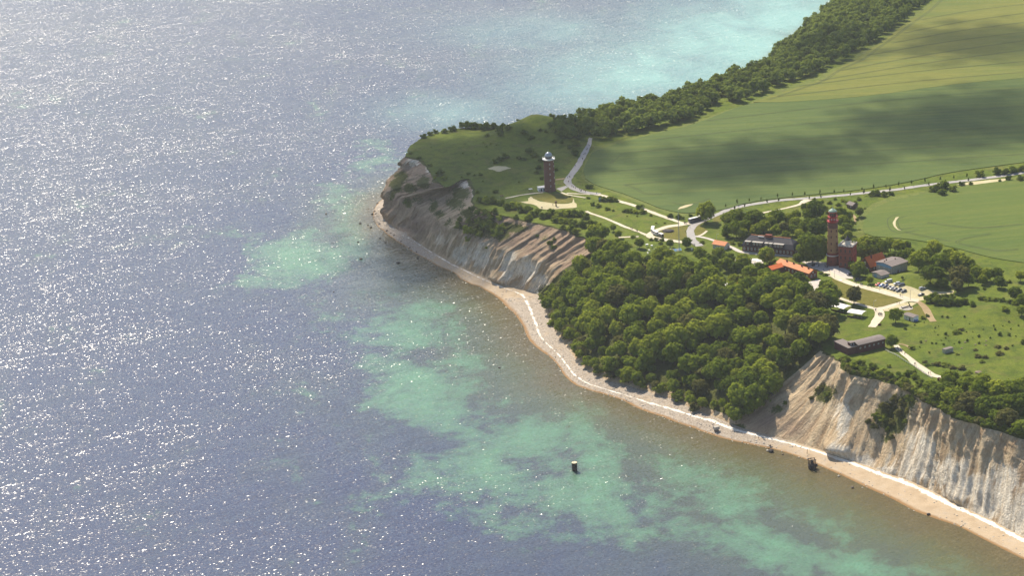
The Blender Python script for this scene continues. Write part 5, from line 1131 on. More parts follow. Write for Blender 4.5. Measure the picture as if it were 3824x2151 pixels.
# round brick tower with glass dome (left)
p = PG(*Z1(1873, 1035)); tw = empty('direction_finding_tower', p, 0, 'round dark brick tower with white gallery and silvery dome on the headland', 'tower')
MB().lathe([(4.35, -.5), (4.35, 1.2), (4.1, 1.5), (3.95, 12), (3.85, 23.2), (4.2, 23.6), (4.2, 24.2)], 32).build('shaft', 'brick_tower', tw)
MB().lathe([(4.2, 24.21), (4.75, 24.5), (4.75, 24.95), (4.3, 25.0)], 32).build('gallery', 'white', tw); railing(tw, 4.6, 24.95, 24)
MB().lathe([(2.6, 24.96), (2.6, 26.4), (2.85, 26.45), (2.85, 26.7)], 24).build('drum', 'glass', tw)
dm = MB().lathe([(2.8, 26.71), (2.75, 27.6), (2.45, 28.5), (1.9, 29.2), (1.1, 29.75), (.3, 30.0), (.05, 30.05)], 24).build('dome', 'dome', tw, True)
b = MB()
for k in range(12):
    a = math.pi*k/6; pr = [(2.85, 26.75), (2.8, 27.6), (2.5, 28.53), (1.95, 29.25), (1.15, 29.8), (.3, 30.05)]
    for (r0, z0), (r1, z1) in zip(pr, pr[1:]): b.tube((r0*math.cos(a), r0*math.sin(a), z0), (r1*math.cos(a), r1*math.sin(a), z1), .06, n=4)
b.build('rib_bars', 'metal', dm)
MB().tube((0, 0, 30), (0, 0, 32.5), .06).build('finial', 'metal', tw)
a0 = TOC(p)
for z, R in ((4, 4.08), (8.5, 4.02), (13, 3.94), (17.5, 3.9), (20.8, 3.87)):
    arc_window(tw, R, a0+.15, z, .8, 1.3, 'cream'); arc_window(tw, R, a0+1.15, z+1.2, .8, 1.3, 'cream')
door_a = MB(); MB().box(-.9, .9, -4.6, -4.2, 0, 2.6).build('door', 'wood', tw)
q = PG(*Z1(1790, 1045)); e = empty('entrance_pavilion', (q[0]-2.5, q[1], q[2]), .25, 'low white entrance pavilion beside the round brick tower', 'pavilion')
MB().box(0, 6.5, 0, 4.5, -.3, 2.8).build('wall', 'white', e); MB().box(-.2, 6.7, -.3, 4.7, 2.82, 3.05).build('roof', 'canvas', e); door(e, 'f', 2, 1.1, 2.1, 'glass'); door(e, 'f', 4, 1.1, 2.1, 'glass')

# tall lighthouse
p = PG(*Z3(1510, 985)); lt = empty('lighthouse', p, 0, 'tall round ochre brick lighthouse with red lantern gallery and green cap', 'lighthouse')
MB().lathe([(4.35, -.5), (4.3, 1.6), (4.05, 1.7), (3.95, 6.5)], 32).build('base_storey', 'brick_red', lt)
MB().lathe([(3.96, 6.51), (4.5, 6.8), (4.5, 7.2), (3.9, 7.3)], 32).build('cornice', 'cream', lt)
MB().lathe([(3.85, 7.31), (3.82, 8.8)], 32).build('lower_band', 'brick_red', lt)
MB().lathe([(3.78, 8.81), (3.5, 15), (3.22, 24.2), (3.2, 25.5)], 32).build('shaft', 'brick_ochre', lt)
MB().lathe([(3.21, 25.51), (3.5, 25.7), (3.5, 26.1), (3.25, 26.2), (3.2, 27.6), (3.5, 27.8), (3.5, 28.2), (3.3, 28.3), (3.3, 29.4)], 32).build('upper_bands', 'brick_tower', lt)
MB().lathe([(3.31, 29.41), (3.85, 29.7), (3.85, 30.1), (3.3, 30.15)], 32).build('lower_gallery', 'red_paint', lt); railing(lt, 3.75, 30.1, 24, 1.15, 'red_paint')
lr = MB().lathe([(2.55, 30.16), (2.55, 32.6)], 24).build('watch_room', 'red_paint', lt)
MB().lathe([(2.56, 32.61), (3.35, 32.8), (3.35, 33.05), (2.5, 33.1)], 32).build('upper_gallery', 'red_paint', lt); railing(lt, 3.25, 33.05, 20, 1.05, 'red_paint')
MB().lathe([(2.2, 33.11), (2.2, 35.9)], 24).build('lantern_glass', 'glass', lt)
b = MB()
for k in range(12):
    a = math.pi*k/6; b.tube((2.25*math.cos(a), 2.25*math.sin(a), 33.1), (2.25*math.cos(a), 2.25*math.sin(a), 35.95), .1, n=4)
b.build('lantern_bars', 'red_paint', lt)
MB().lathe([(2.9, 35.96), (3.05, 36.1), (3.05, 36.35), (2.9, 36.4)], 32).build('roof_rim', 'red_paint', lt); MB().lathe([(3.0, 36.41), (2.2, 37.3), (1.0, 38.2), (.35, 38.6), (.3, 39.0), (.05, 39.1)], 24).build('cap', 'copper', lt, True); MB().tube((0, 0, 39), (0, 0, 40.8), .07).build('finial', 'metal', lt)
a0 = TOC(p)
for z, R in ((2.5, 4.03), (10, 3.72), (14.5, 3.53), (19, 3.38), (23, 3.26)):
    for da in (-.3, .8, -1.3): arc_window(lt, R, a0+da, z, .85, 1.6, 'brick_red')
for da in (-1, -.3, .4, 1.1): arc_window(lt, 2.55, a0+da, 30.9, .7, 1.1, 'white')

# square brick tower
A, B, C = (P(*Z3(*q), GZ+15.2)[:2] for q in ((1588, 718), (1692, 745), (1833, 692)))
ctr = (A+C)/2; dg = (C-A)/np.linalg.norm(C-A); an = math.atan2(dg[1], dg[0]) - math.pi/4 + math.radians(8); S2 = 4.6
print('SQ', np.linalg.norm(B-A), np.linalg.norm(C-B), np.linalg.norm(C-A))
x = np.array([math.cos(an), math.sin(an)]); y = np.array([-x[1], x[0]]); o = ctr - x*S2 - y*S2; W2 = 2*S2
# heading: the corner nearest the camera is (W2,0)
h = empty('square_tower', (o[0], o[1], GZ), an, 'square three-storey red brick tower with crenellated top and small round lantern', 'tower')
MB().box(0, W2, 0, W2, -.5, 14.2).build('wall', 'brick_red', h)
for z in (5.0, 9.6): MB().box(-.14, W2+.14, -.14, W2+.14, z, z+.4).build('string_course', 'brick_dark', h)
MB().box(-.3, W2+.3, -.3, W2+.3, 14.21, 14.8).build('cornice', 'brick_dark', h); MB().box(0.5, W2-.5, .5, W2-.5, 14.81, 15.0).build('deck', 'concrete', h)
for s in range(4):
    for k in range(6):
        t0 = -.3+k*(W2+.2)/5.3
        if s == 0: q = (t0, t0+.9, -.3, .2)
        elif s == 1: q = (W2-.2, W2+.3, t0+.1, t0+.95)
        elif s == 2: q = (t0, t0+.9, W2-.2, W2+.29)
        else: q = (-.3, .2, t0+.1, t0+.95)
        MB().box(*q, 14.81, 15.9+(s % 2)*.004).build('merlon', 'cream', h)
ln = MB().lathe([(2.0, 15.01), (2.0, 16.0), (1.75, 16.05), (1.75, 17.8), (2.05, 17.9), (2.05, 18.1)], 20, W2/2, W2/2).build('lantern_drum', 'cream', h)
MB().lathe([(2.2, 18.11), (1.3, 19.2), (.5, 20.6), (.12, 21.2), (.05, 22.0)], 16, W2/2, W2/2).build('lantern_roof', 'slate', ln)
for z in (1.4, 6.0, 10.6):
    for k in range(3):
        window(h, 'f', (k+.5)*W2/3, z, 1.15, 2.3, frame='brick_dark'); window(h, 'r', (k+.5)*W2/3, z, 1.15, 2.3, W2, frame='brick_dark')
door(h, 'f', W2*.33+1.5, 1.1, 1.3, 'wood')

# ------------------------------------------------------------------ vehicles
def slab(poly, y0, y1, inset=0.0, zi=None):
    """side outline in x,z drawn between two flanks; upper points pulled in"""
    b = MB(); n = len(poly); zi = zi if zi is not None else 1e9
    f = lambda y, x, z, s: (x, y + (s*inset if z > zi else 0), z)
    v = [f(y0, x, z, 1) for x, z in poly] + [f(y1, x, z, -1) for x, z in poly]
    return b.add(v, [tuple(range(n)), tuple(range(2*n-1, n-1, -1))] + [(k, n+k, n+(k+1) % n, (k+1) % n) for k in range(n)])
WHEEL = MB(); WHEEL.v = []; 
_w = MB().lathe([(.20, -.11), (.32, -.11), (.33, -.06), (.33, .06), (.32, .11), (.20, .11)], 14)
WHEEL_ME = _w.mesh('wheel', 'rubber', True); RIM_ME = MB().lathe([(.19, -.115), (.195, .115)], 10).mesh('rim', 'metal')
def wheels(root, pts_, s=1.0):
    for x, y in pts_:
        w = link('wheel', WHEEL_ME, root); w.location = (x, y, .33*s); w.rotation_euler = (math.pi/2, 0, 0); w.scale = (s, s, s); link('rim', RIM_ME, w)
def car_proto(kind):
    e = empty('parked_car', (0, 0, 0))
    if kind == 'hatch': body = [(-2.0, .3), (-2.05, .62), (-1.98, .88), (-1.0, .95), (1.1, .95), (1.95, .80), (2.08, .55), (2.05, .3)]; gl = [(-1.85, .93), (-1.55, 1.38), (.25, 1.42), (1.05, .94)]; rf0 = [(-1.58, 1.36), (-1.45, 1.46), (.15, 1.49), (.3, 1.40)]
    elif kind == 'saloon': body = [(-2.2, .3), (-2.25, .65), (-2.15, .92), (-1.3, .96), (1.0, .95), (2.05, .8), (2.25, .55), (2.22, .3)]; gl = [(-1.6, .94), (-1.0, 1.36), (.2, 1.38), (1.05, .94)]; rf0 = [(-1.02, 1.34), (-.9, 1.43), (.1, 1.45), (.25, 1.36)]
    elif kind == 'estate': body = [(-2.25, .3), (-2.3, .65), (-2.25, .95), (-1.2, .98), (1.0, .97), (2.1, .82), (2.3, .55), (2.27, .3)]; gl = [(-2.15, .95), (-1.9, 1.45), (.2, 1.47), (1.1, .95)]; rf0 = [(-1.93, 1.43), (-1.8, 1.53), (.1, 1.55), (.28, 1.45)]
    else: body = [(-2.45, .35), (-2.5, .8), (-2.45, 1.15), (.9, 1.15), (1.6, 1.1), (2.35, .9), (2.5, .6), (2.48, .35)]; gl = [(-2.4, 1.13), (-2.32, 1.75), (.75, 1.78), (1.65, 1.1)]; rf0 = [(-2.36, 1.73), (-2.3, 1.92), (.55, 1.95), (.82, 1.75)]
    w = .86 if kind != 'van' else .95
    slab(body, -w, w, .06, .7).build('body', PAINT['white'], e, bevel=.05); slab(gl, -w+.04, w-.04, .16, 1.2).build('windows', 'glass', e); slab(rf0, -w+.17, w-.17, .05, 1.42).build('roof', PAINT['white'], e, bevel=.03)
    L = body[-2][0]
    for s in (-1, 1):
        MB().box(L-.12, L+.01, s*.62-.18, s*.62+.18, .58, .74).build('headlight', 'lampglass', e); MB().box(-L-.02, -L+.1, s*.68-.12, s*.68+.12, .66, .84).build('tail_light', 'red_paint', e)
        MB().box(.75, .95, s*(w+.09)-.09, s*(w+.09)+.09, .95, 1.08).build('mirror', PAINT['black'], e)
    for x in (-1.32 if kind != 'van' else -1.6, 1.32 if kind != 'van' else 1.6):
        for s in (-1, 1): wheels(e, [(x, s*(w-.08))])
    return remember(e)
CARS = {}
def car(f, xy, heading_px, kind, paint, label, group='cars parked in the village'):
    q = PG(*f(*xy)); q2 = PG(*f(xy[0]+heading_px[0], xy[1]+heading_px[1])); an = math.atan2(*(q2-q)[:2][::-1])
    if kind not in CARS: CARS[kind] = car_proto(kind); r = CARS[kind]
    else: r = copy_tree(CARS[kind])
    r.location = (q[0], q[1], q[2]+.16); r.rotation_euler = (0, 0, an); tag(r, label, 'van' if kind == 'van' else 'car', group)
    for c in r.children:
        if c.name.split('.')[0] in ('body', 'roof'): c.material_slots[0].link = 'OBJECT'; c.material_slots[0].material = PAINT[paint]
    return r
RH = (-60, 24)
for xy, kd, pt, lb in [((640, 948), 'hatch', 'red', 'red hatchback at the village end of the parked row'), ((688, 957), 'saloon', 'blue', 'bright blue car, second in the parked row next to the red one'), ((738, 971), 'estate', 'navy', 'dark blue car, third in the parked row'), ((786, 984), 'saloon', 'black', 'black car, fourth in the parked row'), ((826, 997), 'hatch', 'silver', 'silver car in the middle of the parked row'), ((866, 1008), 'saloon', 'black', 'black car, sixth in the parked row'), ((912, 1022), 'estate', 'grey', 'dark grey car, second from the right end of the row'), ((978, 1034), 'hatch', 'black', 'black car at the right end of the parked row')]:
    car(Z4, xy, RH, kd, pt, lb)
car(Z4, (775, 908), RH, 'van', 'white', 'white van at the back of the car park by the grass mound')
car(Z4, (888, 933), RH, 'estate', 'white', 'white car side by side with a dark one at the car park back'); car(Z4, (946, 941), RH, 'estate', 'grey', 'dark car side by side with a white one at the car park back')
car(Z4, (1225, 982), (60, -14), 'estate', 'silver', 'silver car alone on the right of the sandy car park'); car(Z4, (1208, 1080), (-60, 18), 'saloon', 'black', 'black car alone near the lane at the car park entrance')
car(Z4, (260, 812), (60, -20), 'hatch', 'navy', 'dark blue car parked below the square brick tower'); car(Z4, (378, 880), (60, -6), 'saloon', 'grey', 'dark car in the shade beside the lane below the tree')
car(Z3, (1295, 1005), (-20, 30), 'van', 'silver', 'grey van in the shade left of the tall lighthouse'); car(Z3, (1240, 1005), (-20, 30), 'hatch', 'black', 'black car in the tree shade left of the tall lighthouse'); car(Z3, (270, 296), (50, -14), 'estate', 'white', 'white car among the trees below the country road')

# coach
a = PG(*Z2(1385, 672)); b_ = PG(*Z2(1560, 628)); d = (b_-a)[:2]; an = math.atan2(d[1], d[0])
bus = empty('coach', ((a[0]+b_[0])/2, (a[1]+b_[1])/2, GZ+.2), an, 'dark coach with white roof stopped at the turning loop', 'bus')
slab([(-6.4, .35), (-6.5, 1.2), (-6.4, 2.9), (6.4, 2.9), (6.5, 1.2), (6.4, .35)], -1.25, 1.25).build('body', PAINT['navy'], bus, bevel=.12)
MB().box(-5.9, 5.9, -1.28, 1.28, 1.35, 2.5).build('side_windows', 'glass', bus); MB().box(-6.53, -6.40, -1.1, 1.1, 1.25, 2.6).build('windscreen', 'glass', bus); MB().box(6.40, 6.53, -1.0, 1.0, 1.5, 2.5).build('rear_window', 'glass', bus)
rr = MB().box(-6.35, 6.35, -1.24, 1.24, 2.91, 3.15, 0, .15, .2).build('roof', 'white', bus); MB().box(2.0, 5.0, -.8, .8, 3.16, 3.42, 0, .2, .2).build('roof_unit', 'white', rr)
wheels(bus, [(-4.3, -1.15), (-4.3, 1.15), (3.6, -1.15), (3.6, 1.15), (4.9, -1.15), (4.9, 1.15)], 1.5)
for s in (-1, 1): MB().box(-6.56, -6.45, s*.85-.2, s*.85+.2, .6, .85).build('headlight', 'lampglass', bus)
# road train: engine and two cars
tp = [PG(*Z2(*q)) for q in ((880, 762), (868, 812), (940, 850), (990, 868), (1030, 880))]
rt = empty('road_train', tp[2], 0, 'white-roofed tourist road train of an engine and two carriages on the turning loop', 'road train')
def carriage(p, q, L, name, cab):
    d = q-p; an = math.atan2(d[1], d[0]); c = (p+q)/2 - tp[2]
    m = Matrix.Translation((c[0], c[1], .2)) @ Matrix.Rotation(an, 4, 'Z')
    e = MB().box(-L/2, L/2, -.95, .95, .45, 1.3).build(name, PAINT['black'] if cab else 'white', rt); e.matrix_local = m
    MB().box(-L/2-.15, L/2+.15, -1.12, 1.12, 2.5, 2.7, 0, .1, .15).build('roof', 'canvas', e); MB().box(-L/2+.1, L/2-.1, -.9, .9, 1.31, 2.49).build('windows', 'glass', e)
    for x in (-L/2+.08, 0, L/2-.08):
        for s in (-1, 1): MB().box(x-.06, x+.06, s*.92-.06, s*.92+.06, 1.305, 2.495).build('post', 'white', e)
    for x in (-L*.32, L*.32):
        for s in (-1, 1): w = link('wheel', WHEEL_ME, e); w.location = (x, s*.85, .33); w.rotation_euler = (math.pi/2, 0, 0)
carriage(tp[0], tp[1], 8.0, 'carriage', False); carriage(tp[1]+(tp[2]-tp[1])*.12, tp[2]+(tp[3]-tp[2])*.1, 6.2, 'carriage', False); carriage(tp[3]-(tp[3]-tp[2])*.4, tp[4]-(tp[4]-tp[3])*.5, 3.6, 'engine', True)

# ------------------------------------------------------------------ people
def person_mesh(pose, top, legs):
    """standing or walking figure grown from a skeleton, 1.75 m tall"""
    st = .22 if pose == 1 else .04
    J = {'pelvis': (0, 0, .95), 'waist': (0, 0, 1.10), 'chest': (0, 0, 1.34), 'neck': (0, 0, 1.48), 'head': (0, .01, 1.60), 'crown': (0, 0, 1.72),
         'hipL': (.09, 0, .90), 'kneeL': (.10, -st*.6, .50), 'ankL': (.10, -st*.7, .09), 'toeL': (.11, -st*.7-.16, .04),
         'hipR': (-.09, 0, .90), 'kneeR': (-.10, st*.2, .50), 'ankR': (-.10, st*1.3, .12), 'toeR': (-.11, st*1.3-.15, .05),
         'shL': (.18, 0, 1.40), 'elL': (.24, st*.5, 1.14), 'wrL': (.25, st*.2-.08, .90), 'fiL': (.25, st*.2-.11, .78),
         'shR': (-.18, 0, 1.40), 'elR': (-.24, -st*.5, 1.14), 'wrR': (-.25, -st-.08, .92), 'fiR': (-.25, -st-.12, .80)}
    if pose == 2: J.update(elL=(.26, -.12, 1.20), wrL=(.12, -.30, 1.28), fiL=(.06, -.36, 1.32))
    R_ = dict(pelvis=.15, waist=.135, chest=.16, neck=.065, head=.095, crown=.06, hip=.095, knee=.062, ank=.045, toe=.04, sh=.07, el=.047, wr=.035, fi=.03)
    nm = list(J); E_ = [('pelvis', 'waist'), ('waist', 'chest'), ('chest', 'neck'), ('neck', 'head'), ('head', 'crown')]
    for s in 'LR': E_ += [('pelvis', 'hip'+s), ('hip'+s, 'knee'+s), ('knee'+s, 'ank'+s), ('ank'+s, 'toe'+s), ('chest', 'sh'+s), ('sh'+s, 'el'+s), ('el'+s, 'wr'+s), ('wr'+s, 'fi'+s)]
    me = bpy.data.meshes.new('person'); me.from_pydata([J[k] for k in nm], [(nm.index(a), nm.index(b)) for a, b in E_], []); ob = bpy.data.objects.new('tmp', me); COL.objects.link(ob)
    sk = ob.modifiers.new('skin', 'SKIN'); sub = ob.modifiers.new('sub', 'SUBSURF'); sub.levels = 1
    lay = me.skin_vertices[0] if len(me.skin_vertices) else None
    if lay is None:
        bm = bmesh.new(); bm.from_mesh(me); ly = bm.verts.layers.skin.verify(); bm.to_mesh(me); bm.free(); lay = me.skin_vertices[0]
    for i, k in enumerate(nm):
        r = R_.get(k, R_.get(k[:-1], .05)); lay.data[i].radius = (r, r*.8 if k in ('pelvis', 'waist', 'chest') else r); lay.data[i].use_root = (k == 'pelvis')
    dg = bpy.context.evaluated_depsgraph_get(); out = bpy.data.meshes.new_from_object(ob.evaluated_get(dg)); bpy.data.objects.remove(ob)
    out.name = 'person'; out.materials.clear()
    for m in (legs, top, M['skin'], M['hair'], M['rubber']): out.materials.append(m)
    for p in out.polygons:
        z = p.center.z; x = abs(p.center.x); y = p.center.y; p.use_smooth = True
        if z < .1: p.material_index = 4
        elif x > .2 and z < 1.0: p.material_index = 2
        elif z < 1.0: p.material_index = 0
        elif z < 1.47: p.material_index = 1
        elif z > 1.64 or (y > .03 and z > 1.53): p.material_index = 3
        else: p.material_index = 2
    return out
PEOPLE = [person_mesh(i % 3, CLOTH[i % 6], CLOTH[(0, 1, 5)[i % 3]]) for i in range(9)]
def people(f, lst, label, group, cat='person'):
    for i, q in enumerate(lst):
        w = PG(*f(*q)); o = link('person', random.choice(PEOPLE)); o.location = (w[0], w[1], w[2]+.2); o.rotation_euler = (0, 0, random.random()*6.28); s = random.uniform(.95, 1.06); o.scale = (s*1.1, s*1.1, s); tag(o, label, 'person', group)
people(Z1, [(2260, 606), (2272, 600), (2228, 652), (2242, 655), (2253, 648), (2215, 702), (2222, 708), (2140, 778), (2295, 562), (2280, 560)], 'walker in dark clothes on the upper paved path leading to the tree belt', 'walkers on the upper paved path')
people(Z1, [(2062, 905), (2078, 900), (2088, 895), (2070, 950), (2108, 1000), (2143, 1020), (2190, 1035), (2210, 1048), (2235, 1050), (2370, 1075), (2125, 1010), (2200, 1048), (2250, 1055)], 'walker in dark clothes on the paved path bend by the round brick tower', 'walkers at the path bend')
people(Z1, [(1765, 1048), (1778, 1050)], 'visitor standing on the paving beside the entrance pavilion', 'visitors at the pavilion'); people(Z1, [(1903, 1200), (1790, 1232), (1780, 1230)], 'visitor standing on the sandy clearing near the clifftop thicket', 'visitors on the sandy clearing')
people(Z2, [(1305, 690), (1318, 692), (1330, 688), (1342, 696), (1312, 680)], 'passenger standing in the group behind the coach', 'group by the coach'); people(Z2, [(1368, 735), (1385, 738), (1328, 808), (1235, 925)], 'person walking on the turning loop in front of the coach', 'walkers on the loop')
people(Z2, [(575, 758), (588, 763), (598, 766), (645, 790), (660, 792), (665, 796)], 'walker on the gravel path near the road train', 'walkers on the gravel path')
people(Z2, [(1440, 988), (1452, 992), (1425, 985)], 'person standing at the bend of the road below the loop', 'people at the bend')
people(Z3, [(1410, 1035), (1420, 1040), (1432, 1038), (1450, 1015), (1440, 1030), (1400, 1025), (1595, 1098), (1460, 1088), (1380, 1075)], 'visitor in the group on the square at the foot of the lighthouse', 'visitors on the square')
people(Z4, [(430, 945), (420, 950), (400, 938), (405, 945), (505, 965), (315, 905), (330, 915), (345, 925), (550, 980), (495, 960)], 'pedestrian on the pale lane between lawn and car park', 'pedestrians on the pale lane')
people(Z5, [(1128, 178), (1137, 180)], 'one of two people walking side by side past the parked row', 'pair by the parked row'); people(Z5, [(1093, 268), (1120, 272)], 'one of two people at the far corner of the mown lawn', 'pair at the lawn corner')
people(Z5, [(880, 410), (893, 415), (913, 398), (908, 408), (890, 395), (875, 400), (900, 402), (840, 355), (848, 350), (920, 410)], 'pedestrian in the crowd at the lane junction by the white awnings', 'crowd at the lane junction')
people(Z5, [(1100, 795), (1112, 812), (1130, 812), (1150, 835), (1140, 822), (1185, 865)], 'walker on the gravel path next to the brick bunker', 'walkers by the bunker'); people(Z5, [(1298, 985), (1311, 982)], 'one of two walkers halfway down the gravel path', 'pair halfway down the path'); people(Z5, [(1462, 1095), (1482, 1090)], 'one of two walkers near the lower end of the gravel path', 'pair at the path end')
for (u, v), lb in [((2074, 1338), 'walker on the shingle beach below the left edge of the wood'), ((2156, 1414), 'walker on the shingle beach at the point of the beach bulge'), ((2833, 1640), 'lone walker on the beach below the near cliff scar')]:
    w = P(u, v, 1.4); o = link('person', PEOPLE[2]); o.location = (w[0], w[1], 1.3); tag(o, lb, 'person')

# ------------------------------------------------------------------ small things of the village
def lamp(f, top, bot, i, lab):
    q = PG(*f(*bot)); sc = FPX/np.linalg.norm(q-[0, 0, CAMZ]); zs = {Z2: 3.677, Z3: 3.677, Z4: 3.558, Z5: 3.126}[f]
    hgt = (bot[1]-top[1])/zs/sc/.955; e = empty('lamp_post', q, 0, lab, 'lamp post', 'lamp posts in the village')
    MB().tube((0, 0, -.2), (0, 0, hgt), .13, .08, 8).build('pole', 'metal', e); MB().tube((0, 0, hgt-.05), (1.1, 0, hgt+.15), .06).build('arm', 'metal', e); MB().box(.8, 1.6, -.16, .16, hgt+.05, hgt+.2).build('lamp_head', 'metal', e)
lamp(Z4, (1065, 1005), (1065, 1145), 0, 'tall thin lamp post at the corner of car park and lawn'); lamp(Z4, (655, 965), (655, 1022), 1, 'lamp post on the lane beside the parked red car'); lamp(Z4, (965, 1050), (965, 1112), 2, 'lamp post on the lane in front of the parked row'); lamp(Z4, (580, 1150), (580, 1248), 3, 'lamp post at the near corner of the mown lawn'); lamp(Z3, (1530, 1070), (1530, 1168), 4, 'lamp post on the lane below the lighthouse square'); lamp(Z2, (1750, 825), (1750, 898), 5, 'lamp post beside the lane left of the slate-roofed house')
# lattice mast
q = PG(*Z2(1238, 1062)); e = empty('lattice_mast', q, 0, 'tall thin lattice mast on the instrument meadow', 'mast'); Hm = 27.0; b = MB(); s = .55
cs = [(s*math.cos(a), s*math.sin(a)) for a in (0.5, 2.6, 4.7)]
for x, y in cs: b.tube((x, y, -.2), (x*.4, y*.4, Hm), .075, .05, 4)
b.build('legs', 'metal', e); b = MB()
for k in range(18):
    z = k*1.5; f0 = 1-.6*z/Hm; f1 = 1-.6*(z+1.5)/Hm
    for i in range(3): a, c = cs[i], cs[(i+1) % 3]; b.tube((a[0]*f0, a[1]*f0, z), (c[0]*f1, c[1]*f1, z+1.5), .035, n=3)
b.build('bracing', 'metal', e); b = MB()
MB().tube((0, 0, Hm), (0, 0, Hm+2), .05).build('antenna', 'metal', e)
for i in range(3): MB().tube((0, 0, Hm*.8), (cs[i][0]*20, cs[i][1]*20, 0), .03, n=3).build('guy_wire', 'metal', e)
# weather instruments
INS = [(795, 1000, 1.1, 'white box instrument on legs nearest the dark conical tree'), (860, 1012, .9, 'flat white instrument right of the leftmost boxes'), (900, 1060, .7, 'white instrument box on a post left of centre'), (938, 1050, 1.2, 'wide low instrument frame in the middle of the meadow'), (825, 1072, .8, 'flat white plate instrument at the left'), (1027, 1085, .8, 'white round-topped instrument right of centre'), (988, 1103, .5, 'small white instrument post in the front row'), (806, 1110, .7, 'white instrument box at the front left'), (1030, 1128, .5, 'dark small instrument at the front'), (962, 1052, .5, 'thin white instrument just right of the wide frame'), (1118, 1070, 1.0, 'leaning white tube instrument near the mast'), (1410, 1055, .7, 'white instrument box beyond the mast'), (1160, 1118, .6, 'white post beside the solar panels')]
for i, (x, y, s, lb) in enumerate(INS):
    e = empty('weather_instrument', PG(*Z2(x, y)), i*.7, lb, 'instrument', 'weather instruments on the meadow')
    for a, c in ((-1, -1), (1, -1), (1, 1), (-1, 1)): MB().tube((a*s*.5, c*s*.5, -.1), (a*s*.45, c*s*.45, 1.1), .05, n=4).build('leg', 'white', e)
    MB().box(-s*.75, s*.75, -s*.6, s*.6, 1.1, 1.1+s*.75, 0, .08, .08).build('housing', 'white', e); MB().box(-s*.85, s*.85, -s*.7, s*.7, 1.105+s*.75, 1.2+s*.75).build('lid', 'canvas', e)
e = empty('solar_rack', PG(*Z2(1200, 1070)), .25, 'tilted blue solar panel rack beside the lattice mast', 'solar panels')
for k in range(4):
    b = MB(); x = -3.2+k*1.7; b.add([(x, -1, 1.0), (x+1.6, -1, 1.0), (x+1.6, .9, 2.1), (x, .9, 2.1), (x, -1, .92), (x+1.6, -1, .92), (x+1.6, .9, 2.02), (x, .9, 2.02)], [(0, 1, 2, 3), (7, 6, 5, 4), (0, 4, 5, 1), (1, 5, 6, 2), (2, 6, 7, 3), (3, 7, 4, 0)]); b.build('panel', 'blue_paint' if k % 2 else 'metal', e)
for x in (-3, 0, 3): MB().tube((x, -.8, -.1), (x, -.8, 1.0), .06).build('leg', 'metal', e); MB().tube((x, .7, -.1), (x, .7, 1.95), .06).build('leg', 'metal', e)

def rock_mesh(seed, sub=2, flat=.7, amp=.35):
    bm = bmesh.new(); bmesh.ops.create_icosphere(bm, subdivisions=sub, radius=1); r = random.Random(seed); o = r.random()*50
    for v in bm.verts:
        n = float(fbm(np.array(v.co.x*1.3+o), np.array(v.co.y*1.3+v.co.z*1.7+o), 3, seed)); v.co *= 1-amp+2*amp*n; v.co.z *= flat
    me = bpy.data.meshes.new('rock'); bm.to_mesh(me); bm.free(); return me
ROCKS = {}
for mt in ('boulder', 'boulder_dark', 'stone_pale'):
    ROCKS[mt] = []
    for k in range(3):
        m_ = rock_mesh(20+k, 2); m_.materials.append(M[mt]); ROCKS[mt].append(m_)
def rock(name, u, v, rp, z, mt, label, group=None, cat='boulder', hs=1.0):
    w = P(u, v, z); sc = FPX/np.linalg.norm(w-[0, 0, CAMZ]); r = rp/sc; o = link(name, random.choice(ROCKS[mt])); o.location = (w[0], w[1], z+r*.2); o.scale = (r*random.uniform(.9, 1.2), r*random.uniform(.8, 1.1), r*hs); o.rotation_euler = (0, 0, random.random()*6); return tag(o, label, cat, group)
q = PG(*Z2(1080, 790)); o = link('rock_mound', ROCKS['boulder_dark'][0]); o.location = tuple(q); o.scale = (4.4, 3.2, 2.6); tag(o, 'dark rock mound in the middle of the turning loop lawn', 'rock')
# standing carved post and signs
e = empty('carved_post', PG(*Z1(1937, 1205)), 0, 'dark carved wooden post standing on the sandy clearing', 'post'); MB().lathe([(.55, -.2), (.5, 1.2), (.4, 2.2), (.55, 2.9)], 10).build('shaft', 'wood', e); MB().lathe([(.6, 2.91), (1.0, 3.3), (1.0, 3.7), (.7, 4.1), (.2, 4.3)], 10).build('head', 'wood', e)
e = empty('information_board', PG(*Z2(150, 375)), .2, 'pale blue upright information board beside the bushes on the gravel path', 'sign'); MB().box(-.9, .9, -.08, .08, .5, 2.6).build('board', 'blue_paint', e); MB().box(-.8, -.65, -.07, .07, -.2, .5).build('leg', 'metal', e); MB().box(.65, .8, -.07, .07, -.2, .5).build('leg', 'metal', e)
e = empty('table_shelter', PG(*Z1(1665, 1045)), .2, 'small pale flat-topped stand left of the entrance pavilion', 'stand'); MB().box(-1.3, 1.3, -.9, .9, 2.0, 2.25).build('top', 'canvas', e)
for a, c in ((-1, -.7), (1, -.7), (1, .7), (-1, .7)): MB().tube((a, c, -.1), (a, c, 2.0), .07).build('leg', 'wood', e)
e = empty('sculpture', PG(*Z4(1010, 1250)), .35, 'large black iron sculpture lying on a round stone base by the lane', 'sculpture')
MB().lathe([(4.2, -.1), (4.2, .22), (4.0, .3)], 28).build('stone_base', 'concrete', e)
